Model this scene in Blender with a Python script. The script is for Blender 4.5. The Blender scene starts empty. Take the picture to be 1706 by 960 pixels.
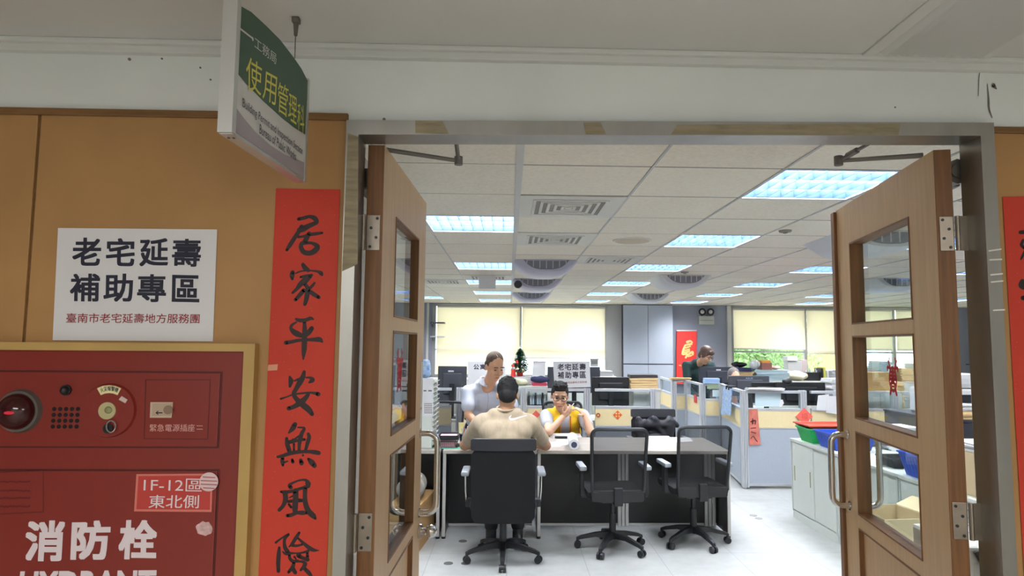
import bpy, bmesh, math, random
from mathutils import Vector, Matrix
from mathutils.bvhtree import BVHTree
random.seed(7)
SC = bpy.context.scene
COL = SC.collection
V = Vector

# ------------------------------------------------------------ camera, world, light, exposure
F_PX, CX, CY, EYE = 1100.0, 883.0, 480.0, 1.66
_ya, _p, _a = math.radians(1.8), math.atan(93/1100.0), 0.0075
FW = V((math.sin(_ya)*math.cos(_p), math.cos(_ya)*math.cos(_p), math.sin(_p)))
_r0 = V((math.cos(_ya), -math.sin(_ya), 0)); _u0 = _r0.cross(FW)
RT = _r0*math.cos(_a) + _u0*math.sin(_a)
UP = _u0*math.cos(_a) - _r0*math.sin(_a)
CAM = V((0, 0, EYE))
cd = bpy.data.cameras.new('camera'); cam = bpy.data.objects.new('camera', cd); COL.objects.link(cam)
cd.sensor_fit = 'HORIZONTAL'; cd.sensor_width = 36; cd.lens = F_PX/1706*36
cd.shift_x = (853-CX)/1706; cd.clip_start = 0.05; cd.clip_end = 200
m = Matrix((RT, UP, -FW)).transposed().to_4x4(); m.translation = CAM
cam.matrix_world = m
SC.camera = cam

w = bpy.data.worlds.new('sky'); SC.world = w; w.use_nodes = True
w.node_tree.nodes['Background'].inputs[0].default_value = (0.86, 0.94, 1.0, 1)
w.node_tree.nodes['Background'].inputs[1].default_value = 5.2
TUBE = 80.0            # office ceiling fixtures
CORRIDOR_W = 62.0       # added corridor fill lamps, out of view (W)
SC.view_settings.view_transform = 'Standard'
SC.view_settings.look = 'None'
SC.view_settings.gamma = 1.0
SC.view_settings.exposure = 0.0
SC.view_settings.use_curve_mapping = False
try:
    SC.cycles.use_denoising = True
    SC.cycles.max_bounces = 8; SC.cycles.diffuse_bounces = 4
    SC.cycles.transparent_max_bounces = 24
    SC.cycles.sample_clamp_indirect = 6.0
    SC.cycles.caustics_reflective = False; SC.cycles.caustics_refractive = False
except Exception: pass
for cx_, w_ in ((-0.9, CORRIDOR_W), (1.9, CORRIDOR_W*0.8)):  # unseen area lamps added behind the camera to brighten the corridor
    ld = bpy.data.lights.new('corridor_fill_lamp', 'AREA'); ld.energy = w_; ld.shape = 'RECTANGLE'; ld.size = 1.2; ld.size_y = 0.3
    ld.color = (1.0, 0.98, 0.95)
    lo = bpy.data.objects.new('corridor_fill_lamp', ld); COL.objects.link(lo); lo.location = (cx_, -1.3, 2.42)

# ------------------------------------------------------------ projection helpers
def ray(x, y): return FW + RT*((x-CX)/F_PX) - UP*((y-CY)/F_PX)
def PY(x, y, Y): d = ray(x, y); return CAM + d*(Y/d.y)
def PZ(x, y, Z): d = ray(x, y); return CAM + d*((Z-EYE)/d.z)
def PP(x, y, P0, N): d = ray(x, y); return CAM + d*((P0-CAM).dot(N)/d.dot(N))

# ------------------------------------------------------------ materials
def lin(c):
    return tuple(((x/255)/12.92 if x/255 <= 0.04045 else ((x/255+0.055)/1.055)**2.4) for x in c)
MATS = {}
def mat(name, rgb, rough=0.5, metal=0.0, var=0.0, vscale=8.0, stretch=(1, 1, 1), bump=0.0, bscale=60, rgb2=None, emit=0, spec=None):
    if name in MATS: return MATS[name]
    M = bpy.data.materials.new(name); M.use_nodes = True
    nt = M.node_tree; b = nt.nodes['Principled BSDF']
    c = lin(rgb)
    b.inputs['Base Color'].default_value = (*c, 1); b.inputs['Roughness'].default_value = rough; b.inputs['Metallic'].default_value = metal
    if spec is not None: b.inputs['Specular IOR Level'].default_value = spec
    if emit:
        b.inputs['Emission Color'].default_value = (*c, 1); b.inputs['Emission Strength'].default_value = emit
    if var or bump:
        tc = nt.nodes.new('ShaderNodeTexCoord'); mp = nt.nodes.new('ShaderNodeMapping')
        mp.inputs['Scale'].default_value = stretch
        nt.links.new(tc.outputs['Object'], mp.inputs['Vector'])
    if var:
        n = nt.nodes.new('ShaderNodeTexNoise'); n.inputs['Scale'].default_value = vscale; n.inputs['Detail'].default_value = 5
        nt.links.new(mp.outputs[0], n.inputs['Vector'])
        r = nt.nodes.new('ShaderNodeValToRGB')
        c2 = lin(rgb2) if rgb2 else tuple(x*(1-var) for x in c)
        c1 = c if rgb2 else tuple(min(1, x*(1+var*0.6)) for x in c)
        r.color_ramp.elements[0].position = 0.32; r.color_ramp.elements[1].position = 0.68
        r.color_ramp.elements[0].color = (*c2, 1); r.color_ramp.elements[1].color = (*c1, 1)
        nt.links.new(n.outputs['Fac'], r.inputs[0]); nt.links.new(r.outputs[0], b.inputs['Base Color'])
    if bump:
        n2 = nt.nodes.new('ShaderNodeTexNoise'); n2.inputs['Scale'].default_value = bscale
        nt.links.new(mp.outputs[0], n2.inputs['Vector'])
        bp = nt.nodes.new('ShaderNodeBump'); bp.inputs['Strength'].default_value = bump; bp.inputs['Distance'].default_value = 0.005
        nt.links.new(n2.outputs['Fac'], bp.inputs['Height']); nt.links.new(bp.outputs[0], b.inputs['Normal'])
    MATS[name] = M
    return M

WHITEWALL = mat('wall_paint', (232, 236, 234), 0.85, var=0.06, vscale=2.2, bump=0.1, bscale=25)
CEILC = mat('corridor_ceiling_paint', (220, 222, 220), 0.9, var=0.04, vscale=1.5)
LAMINATE = mat('tan_laminate', (180, 136, 84), 0.55, var=0.12, vscale=3.0, bump=0.05, bscale=150)
TRIMWOOD = mat('brown_trim', (128, 92, 52), 0.6, var=0.2, vscale=12, stretch=(1, 1, 8))
TANFRAME = mat('tan_frame', (190, 156, 92), 0.5, var=0.1, vscale=6)
DOORWOOD = mat('door_veneer', (206, 171, 128), 0.42, var=0.08, vscale=5, stretch=(12, 12, 0.8), bump=0.04, bscale=120)
DOOREDGE = mat('door_edge_wood', (126, 84, 46), 0.5, var=0.25, vscale=6, stretch=(14, 14, 0.8))
STEEL = mat('brushed_steel', (168, 166, 161), 0.4, 1.0, var=0.12, vscale=3, stretch=(3, 3, 0.6), bump=0.02, bscale=300)
CHROME = mat('polished_steel', (205, 202, 198), 0.16, 1.0)
HINGE = mat('hinge_steel', (150, 140, 128), 0.4, 0.9, var=0.15, vscale=20)
DARKMETAL = mat('dark_metal', (112, 108, 102), 0.45, 0.5)
TAPE = mat('old_tape', (150, 138, 112), 0.7, var=0.25, vscale=14, stretch=(1, 1, 6))
PAPER = mat('white_paper', (226, 225, 228), 0.8, bump=0.05, bscale=8)
PAPER2 = mat('office_paper', (235, 236, 238), 0.8)
INK = mat('dark_navy_ink', (38, 40, 58), 0.7)
INKRED = mat('dark_red_ink', (150, 40, 48), 0.7)
BRUSH = mat('brush_ink', (42, 24, 24), 0.55)
REDPAPER = mat('red_spring_paper', (204, 60, 42), 0.7, var=0.07, vscale=3)
HYDRED = mat('hydrant_red', (134, 46, 38), 0.28, var=0.06, vscale=2)
HYDDARK = mat('dark_red_line', (82, 18, 18), 0.5)
PLATE_RED = mat('sign_red', (190, 62, 54), 0.45)
WHITELETTER = mat('white_letter', (228, 215, 220), 0.6)
PINKLETTER = mat('faded_pink_letter', (226, 170, 162), 0.6)
BLACKHOLE = mat('black_hole', (14, 10, 10), 0.8)
ALU = mat('anodised_aluminium', (205, 205, 203), 0.35, 0.55)
ALU2 = mat('partition_aluminium', (208, 211, 216), 0.4, 0.35)
SIGNGREEN = mat('sign_green', (58, 88, 66), 0.45)
SIGNWHITE = mat('sign_white', (214, 212, 208), 0.45)
SIGNLILAC = mat('sign_lilac_grey', (168, 158, 162), 0.45)
SIGNYEL = mat('sign_yellow', (222, 214, 92), 0.5)
BLACK = mat('black_plastic', (28, 29, 33), 0.42)
BLACK2 = mat('black_laminate', (20, 20, 22), 0.4, var=0.1, vscale=4)
BLACKFAB = mat('black_fabric', (15, 15, 18), 0.9, bump=0.2, bscale=300)
DARKGREY = mat('dark_grey_plastic', (66, 69, 78), 0.45)
SCREEN = mat('dark_screen', (34, 38, 48), 0.2)
SILVERPAD = mat('silver_pad', (165, 172, 180), 0.35, 0.3)
DESKTOP = mat('desk_laminate', (190, 186, 178), 0.35, var=0.12, vscale=5, stretch=(0.8, 14, 1), rgb2=(164, 156, 146))
PART_GREY = mat('partition_fabric', (172, 181, 193), 0.9, var=0.04, vscale=60, bump=0.1, bscale=200)
PART_CREAM = mat('partition_cream', (238, 220, 172), 0.8, var=0.03, vscale=40)
BACKWALL = mat('back_wall_bluegrey', (180, 188, 200), 0.75, var=0.03, vscale=2)
BACKWALL2 = mat('back_wall_darker', (150, 154, 166), 0.75, var=0.03, vscale=2)
GREYFRAME = mat('window_frame_grey', (160, 160, 158), 0.5, 0.2)
CAB = mat('cabinet_grey_green', (224, 230, 222), 0.4, var=0.03, vscale=3)
CAB2 = mat('cabinet_trim', (204, 210, 204), 0.4)
CARTON = mat('brown_cardboard', (196, 156, 104), 0.8, var=0.06, vscale=6)
CREAMBOX = mat('pale_cardboard', (214, 196, 158), 0.8, var=0.05, vscale=5)
MANILA = mat('manila_folder', (232, 200, 148), 0.75, var=0.05, vscale=6)
GREENB = mat('green_basket', (30, 176, 92), 0.4)
BLUEB = mat('blue_basket', (38, 80, 188), 0.4)
REDB = mat('red_basket', (206, 70, 44), 0.4)
SKIN = mat('skin', (226, 178, 148), 0.55, var=0.08, vscale=12)
SKIN2 = mat('skin_tanned', (214, 164, 130), 0.55, var=0.08, vscale=12)
LIPS = mat('lips', (176, 104, 92), 0.5)
HAIR = mat('black_hair', (20, 18, 19), 0.75, var=0.4, vscale=60, bump=0.5, bscale=180)
HAIRB = mat('brown_hair', (92, 66, 54), 0.45, var=0.4, vscale=50, bump=0.5, bscale=180)
HAIRT = mat('thinning_hair', (92, 78, 70), 0.85, var=0.3, vscale=50, bump=0.5, bscale=180)
GREYHAIR = mat('grey_hair', (120, 112, 110), 0.6, var=0.3, vscale=50)
EYEM = mat('dark_eye', (32, 24, 22), 0.25)
BEIGE = mat('beige_cotton', (196, 179, 153), 0.9, var=0.1, vscale=10, stretch=(3, 3, 0.5), bump=0.5, bscale=14)
WHITESHIRT = mat('white_shirt_cotton', (204, 211, 226), 0.85, bump=0.4, bscale=16)
GREYTEE = mat('grey_tee', (186, 188, 196), 0.9, bump=0.4, bscale=18)
YELLOWV = mat('yellow_vest', (246, 198, 30), 0.75, var=0.08, vscale=9, bump=0.4, bscale=16)
ORANGETRIM = mat('orange_trim', (226, 120, 40), 0.7)
DKGREEN = mat('dark_green_cotton', (40, 66, 66), 0.9, bump=0.4, bscale=16)
TROUSER = mat('black_trouser', (30, 30, 36), 0.85)
LEAF = mat('tree_green', (46, 104, 66), 0.7, var=0.4, vscale=30)
OUTLEAF = mat('outside_leaf', (176, 204, 140), 0.7, var=0.5, vscale=9)
OUTYEL = mat('outside_yellow_wall', (236, 206, 120), 0.8)
BARK = mat('bark', (90, 70, 50), 0.8)
MINT = mat('mint_mat', (92, 192, 160), 0.5)
BLUEP = mat('blue_print', (92, 158, 226), 0.5, var=0.5, vscale=30, rgb2=(214, 230, 246))
PALEBLUE = mat('pale_blue', (166, 196, 236), 0.5)
REDOBJ = mat('red_object', (206, 52, 46), 0.6)
PINKRED = mat('faded_red_paper', (208, 120, 106), 0.7, var=0.25, vscale=12)
CORAL = mat('coral_paper', (238, 106, 92), 0.7)
GOLD = mat('gold_print', (240, 206, 130), 0.6)
NAVY = mat('navy_cloth', (44, 50, 86), 0.85)
OLIVE = mat('pale_olive_cloth', (206, 206, 172), 0.85, var=0.1, vscale=14)
ACWHITE = mat('aircon_white', (220, 222, 226), 0.4)
ACLILAC = mat('aircon_lilac', (186, 186, 206), 0.4)
ACDARK = mat('aircon_vent_dark', (112, 112, 122), 0.6)
VENTW = mat('vent_white', (222, 220, 212), 0.5)
VENTD = mat('vent_shadow', (120, 118, 112), 0.8)
YELLOWT = mat('yellow_note', (232, 226, 160), 0.7)
GREENT = mat('leaf_print_green', (52, 128, 60), 0.6)
TEALSHEET = mat('pale_teal_sheet', (206, 228, 236), 0.6)
LAMPGREY = mat('emergency_grey', (196, 198, 186), 0.5)

def new_nodes(name):
    M = bpy.data.materials.new(name); M.use_nodes = True; M.node_tree.nodes.clear()
    o = M.node_tree.nodes.new('ShaderNodeOutputMaterial')
    return M, M.node_tree, o
def glass_mat(name, tint=(0.93, 0.97, 0.96), refl=1.0):
    M, nt, o = new_nodes(name)
    t = nt.nodes.new('ShaderNodeBsdfTransparent'); t.inputs[0].default_value = (*tint, 1)
    g = nt.nodes.new('ShaderNodeBsdfGlossy'); g.inputs['Roughness'].default_value = 0.02
    fr = nt.nodes.new('ShaderNodeFresnel'); fr.inputs[0].default_value = 1.5
    mu = nt.nodes.new('ShaderNodeMath'); mu.operation = 'MULTIPLY'; mu.inputs[1].default_value = refl; mu.use_clamp = True
    mx = nt.nodes.new('ShaderNodeMixShader')
    ge = nt.nodes.new('ShaderNodeNewGeometry'); fs = nt.nodes.new('ShaderNodeMath'); fs.operation = 'SUBTRACT'; fs.inputs[0].default_value = 1.0
    m2 = nt.nodes.new('ShaderNodeMath'); m2.operation = 'MULTIPLY'
    nt.links.new(ge.outputs['Backfacing'], fs.inputs[1]); nt.links.new(fr.outputs[0], mu.inputs[0])
    nt.links.new(mu.outputs[0], m2.inputs[0]); nt.links.new(fs.outputs[0], m2.inputs[1]); nt.links.new(m2.outputs[0], mx.inputs[0])
    nt.links.new(t.outputs[0], mx.inputs[1]); nt.links.new(g.outputs[0], mx.inputs[2]); nt.links.new(mx.outputs[0], o.inputs[0])
    return M
GLASS = glass_mat('clear_glass', refl=1.5)
PGLASS = glass_mat('partition_glass', (0.9, 0.94, 0.96), 0.8)
def mesh_mat(name, rgb, alpha):
    M, nt, o = new_nodes(name)
    t = nt.nodes.new('ShaderNodeBsdfTransparent')
    d = nt.nodes.new('ShaderNodeBsdfPrincipled'); d.inputs['Base Color'].default_value = (*lin(rgb), 1); d.inputs['Roughness'].default_value = 0.7
    mx = nt.nodes.new('ShaderNodeMixShader'); mx.inputs[0].default_value = alpha
    nt.links.new(t.outputs[0], mx.inputs[1]); nt.links.new(d.outputs[0], mx.inputs[2]); nt.links.new(mx.outputs[0], o.inputs[0])
    return M
MESHFAB = mesh_mat('chair_mesh', (14, 14, 17), 0.72)
MESHFAB2 = mesh_mat('chair_mesh_dense', (24, 25, 30), 0.93)
def blind_mat(name, rgb, trans):
    M, nt, o = new_nodes(name)
    d = nt.nodes.new('ShaderNodeBsdfDiffuse'); d.inputs[0].default_value = (*lin(rgb), 1)
    t = nt.nodes.new('ShaderNodeBsdfTranslucent'); t.inputs[0].default_value = (*lin(rgb), 1)
    mx = nt.nodes.new('ShaderNodeMixShader'); mx.inputs[0].default_value = trans
    nt.links.new(d.outputs[0], mx.inputs[1]); nt.links.new(t.outputs[0], mx.inputs[2]); nt.links.new(mx.outputs[0], o.inputs[0])
    return M
BLIND = blind_mat('cream_blind', (255, 247, 228), 0.5)
PACKM = mesh_mat('clear_plastic', (220, 232, 240), 0.45)
def emit_mat(name, rgb, s):
    M, nt, o = new_nodes(name)
    e = nt.nodes.new('ShaderNodeEmission'); e.inputs[0].default_value = (*lin(rgb), 1); e.inputs[1].default_value = s
    nt.links.new(e.outputs[0], o.inputs[0]); return M
LAMP = emit_mat('fluorescent_tube', (238, 241, 248), TUBE)
REDLED = emit_mat('red_led', (230, 60, 70), 0.7)
LOUVRE = mat('louvre_mirror', (92, 118, 156), 0.38, 0.7)
HOUSING = mat('fixture_white', (214, 224, 236), 0.5)

def ceiling_tile_mat():
    M = bpy.data.materials.new('mineral_ceiling_tile'); M.use_nodes = True; nt = M.node_tree; b = nt.nodes['Principled BSDF']
    b.inputs['Roughness'].default_value = 0.9
    N = nt.nodes.new; L = nt.links.new
    tc = N('ShaderNodeTexCoord'); sp = N('ShaderNodeSeparateXYZ'); L(tc.outputs['Object'], sp.inputs[0])
    def mth(op, a, bb=None, cl=False):
        n = N('ShaderNodeMath'); n.operation = op; n.use_clamp = cl
        for i, x in enumerate((a, bb)):
            if x is None: continue
            if isinstance(x, (int, float)): n.inputs[i].default_value = x
            else: L(x, n.inputs[i])
        return n.outputs[0]
    cells = []; edges = []
    for ax, off in ((0, X0C), (1, Y0C)):
        t = mth('DIVIDE', mth('SUBTRACT', sp.outputs[ax], off), 0.6)
        cells.append(mth('FLOOR', t)); fr = mth('FRACT', t)
        edges.append(mth('MINIMUM', fr, mth('SUBTRACT', 1.0, fr)))
    cb = N('ShaderNodeCombineXYZ'); L(cells[0], cb.inputs[0]); L(cells[1], cb.inputs[1])
    wn = N('ShaderNodeTexWhiteNoise'); wn.noise_dimensions = '2D'; L(cb.outputs[0], wn.inputs['Vector'])
    n1 = N('ShaderNodeTexNoise'); n1.inputs['Scale'].default_value = 55; n1.inputs['Detail'].default_value = 3; L(tc.outputs['Object'], n1.inputs['Vector'])
    n3 = N('ShaderNodeTexNoise'); n3.inputs['Scale'].default_value = 2.2; L(tc.outputs['Object'], n3.inputs['Vector'])
    v = mth('ADD', mth('MULTIPLY', wn.outputs['Value'], 0.10), mth('MULTIPLY', n1.outputs['Fac'], 0.30))
    v = mth('ADD', mth('ADD', v, 0.74), mth('MULTIPLY', n3.outputs['Fac'], 0.08))
    rowgap = mth('LESS_THAN', edges[1], mth('ADD', 0.006, mth('MULTIPLY', mth('GREATER_THAN', wn.outputs['Value'], 0.75), 0.012)))
    colgap = mth('LESS_THAN', edges[0], 0.007)
    g = mth('MAXIMUM', mth('MULTIPLY', rowgap, 0.75), mth('MULTIPLY', colgap, 0.45))
    v = mth('MULTIPLY', v, mth('SUBTRACT', 1.0, g))
    mx = N('ShaderNodeMix'); mx.data_type = 'RGBA'; mx.blend_type = 'MULTIPLY'; mx.inputs[0].default_value = 1
    mx.inputs[6].default_value = (*lin((253, 246, 230)), 1); L(v, mx.inputs[7]); L(mx.outputs[2], b.inputs['Base Color'])
    return M
X0C, Y0C = 0.04, 2.90
CEILTILE = ceiling_tile_mat()
def floor_mat():
    M = bpy.data.materials.new('vinyl_floor_tile'); M.use_nodes = True; nt = M.node_tree; b = nt.nodes['Principled BSDF']
    b.inputs['Roughness'].default_value = 0.32
    N = nt.nodes.new; L = nt.links.new
    tc = N('ShaderNodeTexCoord')
    br = N('ShaderNodeTexBrick'); br.offset = 0; br.inputs['Scale'].default_value = 1.0
    br.inputs['Brick Width'].default_value = 0.6; br.inputs['Row Height'].default_value = 0.6; br.inputs['Mortar Size'].default_value = 0.003
    br.inputs['Color1'].default_value = (*lin((190, 193, 192)), 1); br.inputs['Color2'].default_value = (*lin((186, 189, 188)), 1)
    br.inputs['Mortar'].default_value = (*lin((160, 165, 166)), 1)
    L(tc.outputs['Object'], br.inputs['Vector'])
    n = N('ShaderNodeTexNoise'); n.inputs['Scale'].default_value = 9; n.inputs['Detail'].default_value = 6; L(tc.outputs['Object'], n.inputs['Vector'])
    r = N('ShaderNodeValToRGB'); r.color_ramp.elements[0].color = (0.86, 0.86, 0.86, 1); r.color_ramp.elements[0].position = 0.3; r.color_ramp.elements[1].position = 0.7
    L(n.outputs['Fac'], r.inputs[0])
    mx = N('ShaderNodeMix'); mx.data_type = 'RGBA'; mx.blend_type = 'MULTIPLY'; mx.inputs[0].default_value = 1
    L(br.outputs['Color'], mx.inputs[6]); L(r.outputs[0], mx.inputs[7]); L(mx.outputs[2], b.inputs['Base Color'])
    return M
FLOOR = floor_mat()

# ------------------------------------------------------------ mesh helpers
class MB:
    def __init__(s): s.bm = bmesh.new()
    def box(s, x0, x1, y0, y1, z0, z1, bev=0.0, M=None):
        r = bmesh.ops.create_cube(s.bm, size=1.0)
        vs = r['verts']
        for v in vs:
            v.co = V(((x0+x1)/2 + v.co.x*(x1-x0), (y0+y1)/2 + v.co.y*(y1-y0), (z0+z1)/2 + v.co.z*(z1-z0)))
        if bev > 0:
            es = list({e for v in vs for e in v.link_edges})
            rr = bmesh.ops.bevel(s.bm, geom=es, offset=min(bev, 0.45*min(abs(x1-x0), abs(y1-y0), abs(z1-z0))), segments=2, affect='EDGES', profile=0.6)
            vs = rr['verts']
        if M is not None:
            for v in set(vs): v.co = M @ v.co
        return s
    def cyl(s, p, q, r, r2=None, n=14, caps=True):
        p, q = V(p), V(q); d = q-p
        M = Matrix.Translation((p+q)/2) @ d.to_track_quat('Z', 'Y').to_matrix().to_4x4()
        bmesh.ops.create_cone(s.bm, cap_ends=caps, segments=n, radius1=r, radius2=r if r2 is None else r2, depth=d.length, matrix=M)
        return s
    def ell(s, c, r, n=14, M=None):
        r = (r, r, r) if isinstance(r, (int, float)) else r
        MM = Matrix.Translation(V(c)) @ (M.to_4x4() if M is not None else Matrix()) @ Matrix.Diagonal((*r, 1))
        bmesh.ops.create_uvsphere(s.bm, u_segments=n, v_segments=max(6, n*2//3), radius=1, matrix=MM)
        return s
    def tube(s, pts, r, n=8, closed=False):
        pts = [V(p) for p in pts]; rings = []
        N_ = len(pts); up = None
        for i, p in enumerate(pts):
            if closed: t = (pts[(i+1) % N_]-pts[i-1]).normalized()
            else: t = (pts[min(i+1, N_-1)]-pts[max(i-1, 0)]).normalized()
            if up is None:
                up = t.orthogonal().normalized()
            up = (up - t*up.dot(t)).normalized(); bi = t.cross(up)
            rr = r[i] if isinstance(r, (list, tuple)) else r
            rings.append([s.bm.verts.new(p + (up*math.cos(2*math.pi*k/n) + bi*math.sin(2*math.pi*k/n))*rr) for k in range(n)])
        for i in range(N_ if closed else N_-1):
            a, b = rings[i], rings[(i+1) % N_]
            for k in range(n): s.bm.faces.new((a[k], a[(k+1) % n], b[(k+1) % n], b[k]))
        if not closed:
            s.bm.faces.new(rings[0][::-1]); s.bm.faces.new(rings[-1])
        return s
    def prism(s, poly, off):
        a = [s.bm.verts.new(V(p)) for p in poly]; b = [s.bm.verts.new(V(p)+V(off)) for p in poly]
        n = len(a)
        s.bm.faces.new(a); s.bm.faces.new(b[::-1])
        for i in range(n): s.bm.faces.new((a[i], b[i], b[(i+1) % n], a[(i+1) % n]))
        return s
    def face(s, pts):
        s.bm.faces.new([s.bm.verts.new(V(p)) for p in pts]); return s
    def loft(s, sections, caps=True):
        rs = [[s.bm.verts.new(V(p)) for p in sec] for sec in sections]
        n = len(rs[0])
        for a, b in zip(rs, rs[1:]):
            for k in range(n): s.bm.faces.new((a[k], a[(k+1) % n], b[(k+1) % n], b[k]))
        if caps: s.bm.faces.new(rs[0][::-1]); s.bm.faces.new(rs[-1])
        return s
    def quadpx(s, px, Y, th):
        """rectangle seen at four pixels, standing on plane y=Y, th thick towards the camera"""
        s.prism([PY(x, y, Y) for x, y in px], (0, -th, 0)); return s
    def xf(s, M):
        bmesh.ops.transform(s.bm, matrix=M, verts=s.bm.verts[:]); return s
    def build(s, name, mt, parent=None, smooth=False, recalc=True):
        if recalc: bmesh.ops.recalc_face_normals(s.bm, faces=s.bm.faces[:])
        me = bpy.data.meshes.new(name); s.bm.to_mesh(me); s.bm.free()
        me.materials.append(mt)
        if smooth:
            me.polygons.foreach_set('use_smooth', [True]*len(me.polygons))
            try: me.set_sharp_from_angle(angle=math.radians(42))
            except Exception: pass
        o = bpy.data.objects.new(name, me); COL.objects.link(o)
        if parent is not None: attach(o, parent)
        return o
WORLDM = {}
def wm(o):
    M = o.matrix_basis.copy()
    while o.parent is not None:
        M = o.parent.matrix_basis @ o.matrix_parent_inverse @ M if False else (o.parent.matrix_basis @ (o.matrix_parent_inverse @ M))
        o = o.parent
    return M
def attach(o, parent):
    """parent keeping the child's coordinates as they are in the parent's build space"""
    o.parent = parent
    if parent.get('_world'): o.matrix_parent_inverse = Matrix.Translation(-V(parent['_world']))
def tag(o, label, cat, group=None, kind=None):
    o['label'] = label; o['category'] = cat
    if group: o['group'] = group
    if kind: o['kind'] = kind
    return o
def struct(o, label=None, cat=None):
    o['kind'] = 'structure'
    if label: o['label'] = label
    if cat: o['category'] = cat
    return o
def thing(name, label, cat, loc=(0, 0, 0), rz=0, group=None, world=False):
    """Empty at a thing's base; world=True: the parts are built in world coordinates"""
    o = bpy.data.objects.new(name, None); COL.objects.link(o); o.empty_display_size = 0.1
    o.location = loc; o.rotation_euler = (0, 0, rz)
    if world: o['_world'] = tuple(loc)
    return tag(o, label, cat, group)
def copy_tree(o, loc, rz, label, group=None):
    c = o.copy(); COL.objects.link(c); c.location = loc; c.rotation_euler = (0, 0, rz)
    c['label'] = label
    if group: c['group'] = group
    def rec(src, dst):
        for ch in src.children:
            k = ch.copy(); COL.objects.link(k); k.parent = dst; k.matrix_parent_inverse = ch.matrix_parent_inverse.copy()
            rec(ch, k)
    rec(o, c)
    return c

# ------------------------------------------------------------ lettering
def glyphs(s, bold=0.0):
    c = bpy.data.curves.new('t', 'FONT'); c.body = s; c.offset = bold; c.resolution_u = 3
    o = bpy.data.objects.new('t', c); COL.objects.link(o)
    bpy.context.view_layer.update()
    me = bpy.data.meshes.new_from_object(o.evaluated_get(bpy.context.evaluated_depsgraph_get()))
    bpy.data.objects.remove(o); bpy.data.curves.remove(c)
    return me
def text(s, fn, mt, parent, bold=0.0, name='lettering', box=None):
    """fn(u,v) in 0..1 (v up) -> 3D; the glyphs' own bounding box fills it"""
    me = glyphs(s)
    if bold > 0:
        b = bmesh.new()
        for kk, (dx_, dy_) in enumerate(((-1, -1), (1, -1), (1, 1), (-1, 1), (0, 0), (-1, 0), (1, 0), (0, 1), (0, -1))):
            n0 = len(b.verts); b.from_mesh(me); b.verts.ensure_lookup_table()
            for v in b.verts[n0:]: v.co.x += dx_*bold; v.co.y += dy_*bold; v.co.z = kk*0.00003
        b.to_mesh(me); b.free()
    xs = [v.co.x for v in me.vertices]; ys = [v.co.y for v in me.vertices]
    x0, x1, y0, y1 = min(xs), max(xs), min(ys), max(ys)
    nn = (fn(1, 0)-fn(0, 0)).cross(fn(0, 1)-fn(0, 0)).normalized()
    for v in me.vertices: v.co = fn((v.co.x-x0)/(x1-x0), (v.co.y-y0)/(y1-y0)) + nn*v.co.z
    me.name = name; me.materials.clear(); me.materials.append(mt)
    o = bpy.data.objects.new(name, me); COL.objects.link(o)
    if parent is not None: attach(o, parent)
    return o
def quadfn(px, Y):
    """px = tl,tr,br,bl pixels on plane y=Y"""
    P = [PY(x, y, Y) for x, y in px]
    return lambda u, v: (P[3]*(1-u)+P[2]*u)*(1-v) + (P[0]*(1-u)+P[1]*u)*v
def plane_fn(O, ux, uy, w, h):
    O, ux, uy = V(O), V(ux), V(uy)
    return lambda u, v: O + ux*(w*u) + uy*(h*v)
def catmull(pts, k=5):
    out = []; n = len(pts)
    for i in range(n-1):
        p0, p1, p2, p3 = pts[max(i-1, 0)], pts[i], pts[i+1], pts[min(i+2, n-1)]
        for j in range(k):
            t = j/k
            out.append(tuple(0.5*(2*b+(c-a)*t+(2*a-5*b+4*c-d)*t*t+(3*b-a-3*c+d)*t**3) for a, b, c, d in zip(p0, p1, p2, p3)))
    out.append(tuple(pts[-1])); return out
def ribbon(mb, pts, fn, k=5):
    """brush stroke: (x,y,width) list -> flat ribbon with round ends through fn(x,y)->3D"""
    ps = catmull(pts, k) if len(pts) > 1 else list(pts)
    prev = None
    for i, (x, y, w_) in enumerate(ps):
        a = ps[min(i+1, len(ps)-1)]; b = ps[max(i-1, 0)]
        dx, dy = a[0]-b[0], a[1]-b[1]; l = math.hypot(dx, dy) or 1
        nx, ny = -dy/l*w_/2, dx/l*w_/2
        cur = (mb.bm.verts.new(fn(x+nx, y+ny)), mb.bm.verts.new(fn(x-nx, y-ny)))
        if prev: mb.bm.faces.new((prev[0], prev[1], cur[1], cur[0]))
        prev = cur
        if i in (0, len(ps)-1):
            mb.bm.faces.new([mb.bm.verts.new(fn(x+math.cos(t*math.pi/6)*w_/2, y+math.sin(t*math.pi/6)*w_/2)) for t in range(12)])
    return mb
# ------------------------------------------------------------ room shell
YW = 1.72                       # corridor face of the door wall
YB = 13.2                       # back wall
def bx(px, Y=YB): return PY(px, 540, Y).x
ZC, ZCC = 2.46, 2.444
XL, XR = -4.76, 10.64
o = MB().box(XL, XR, 1.70, YB+0.3, -0.1, 0).build('floor', FLOOR); struct(o)
CORFLOOR = mat('corridor_floor', (196, 190, 180), 0.4, var=0.1, vscale=4)
struct(MB().box(-6, 6, -2.5, 1.70, -0.1, 0).build('floor_corridor', CORFLOOR))
struct(MB().box(-6, 6, -2.5, YW+0.02, ZCC, ZCC+0.05).build('ceiling_corridor', CEILC))
struct(MB().box(-6, 6, -2.6, -2.5, 0, ZCC).build('wall_corridor_rear', WHITEWALL))
struct(MB().box(-6.1, -6, -2.5, YW, 0, ZCC).build('wall_corridor_left', WHITEWALL))
struct(MB().box(6, 6.1, -2.5, YW, 0, ZCC).build('wall_corridor_right', WHITEWALL))
struct(MB().box(XL-0.1, XL, 1.7, YB+0.3, 0, 2.9).build('wall_left', BACKWALL))
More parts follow.
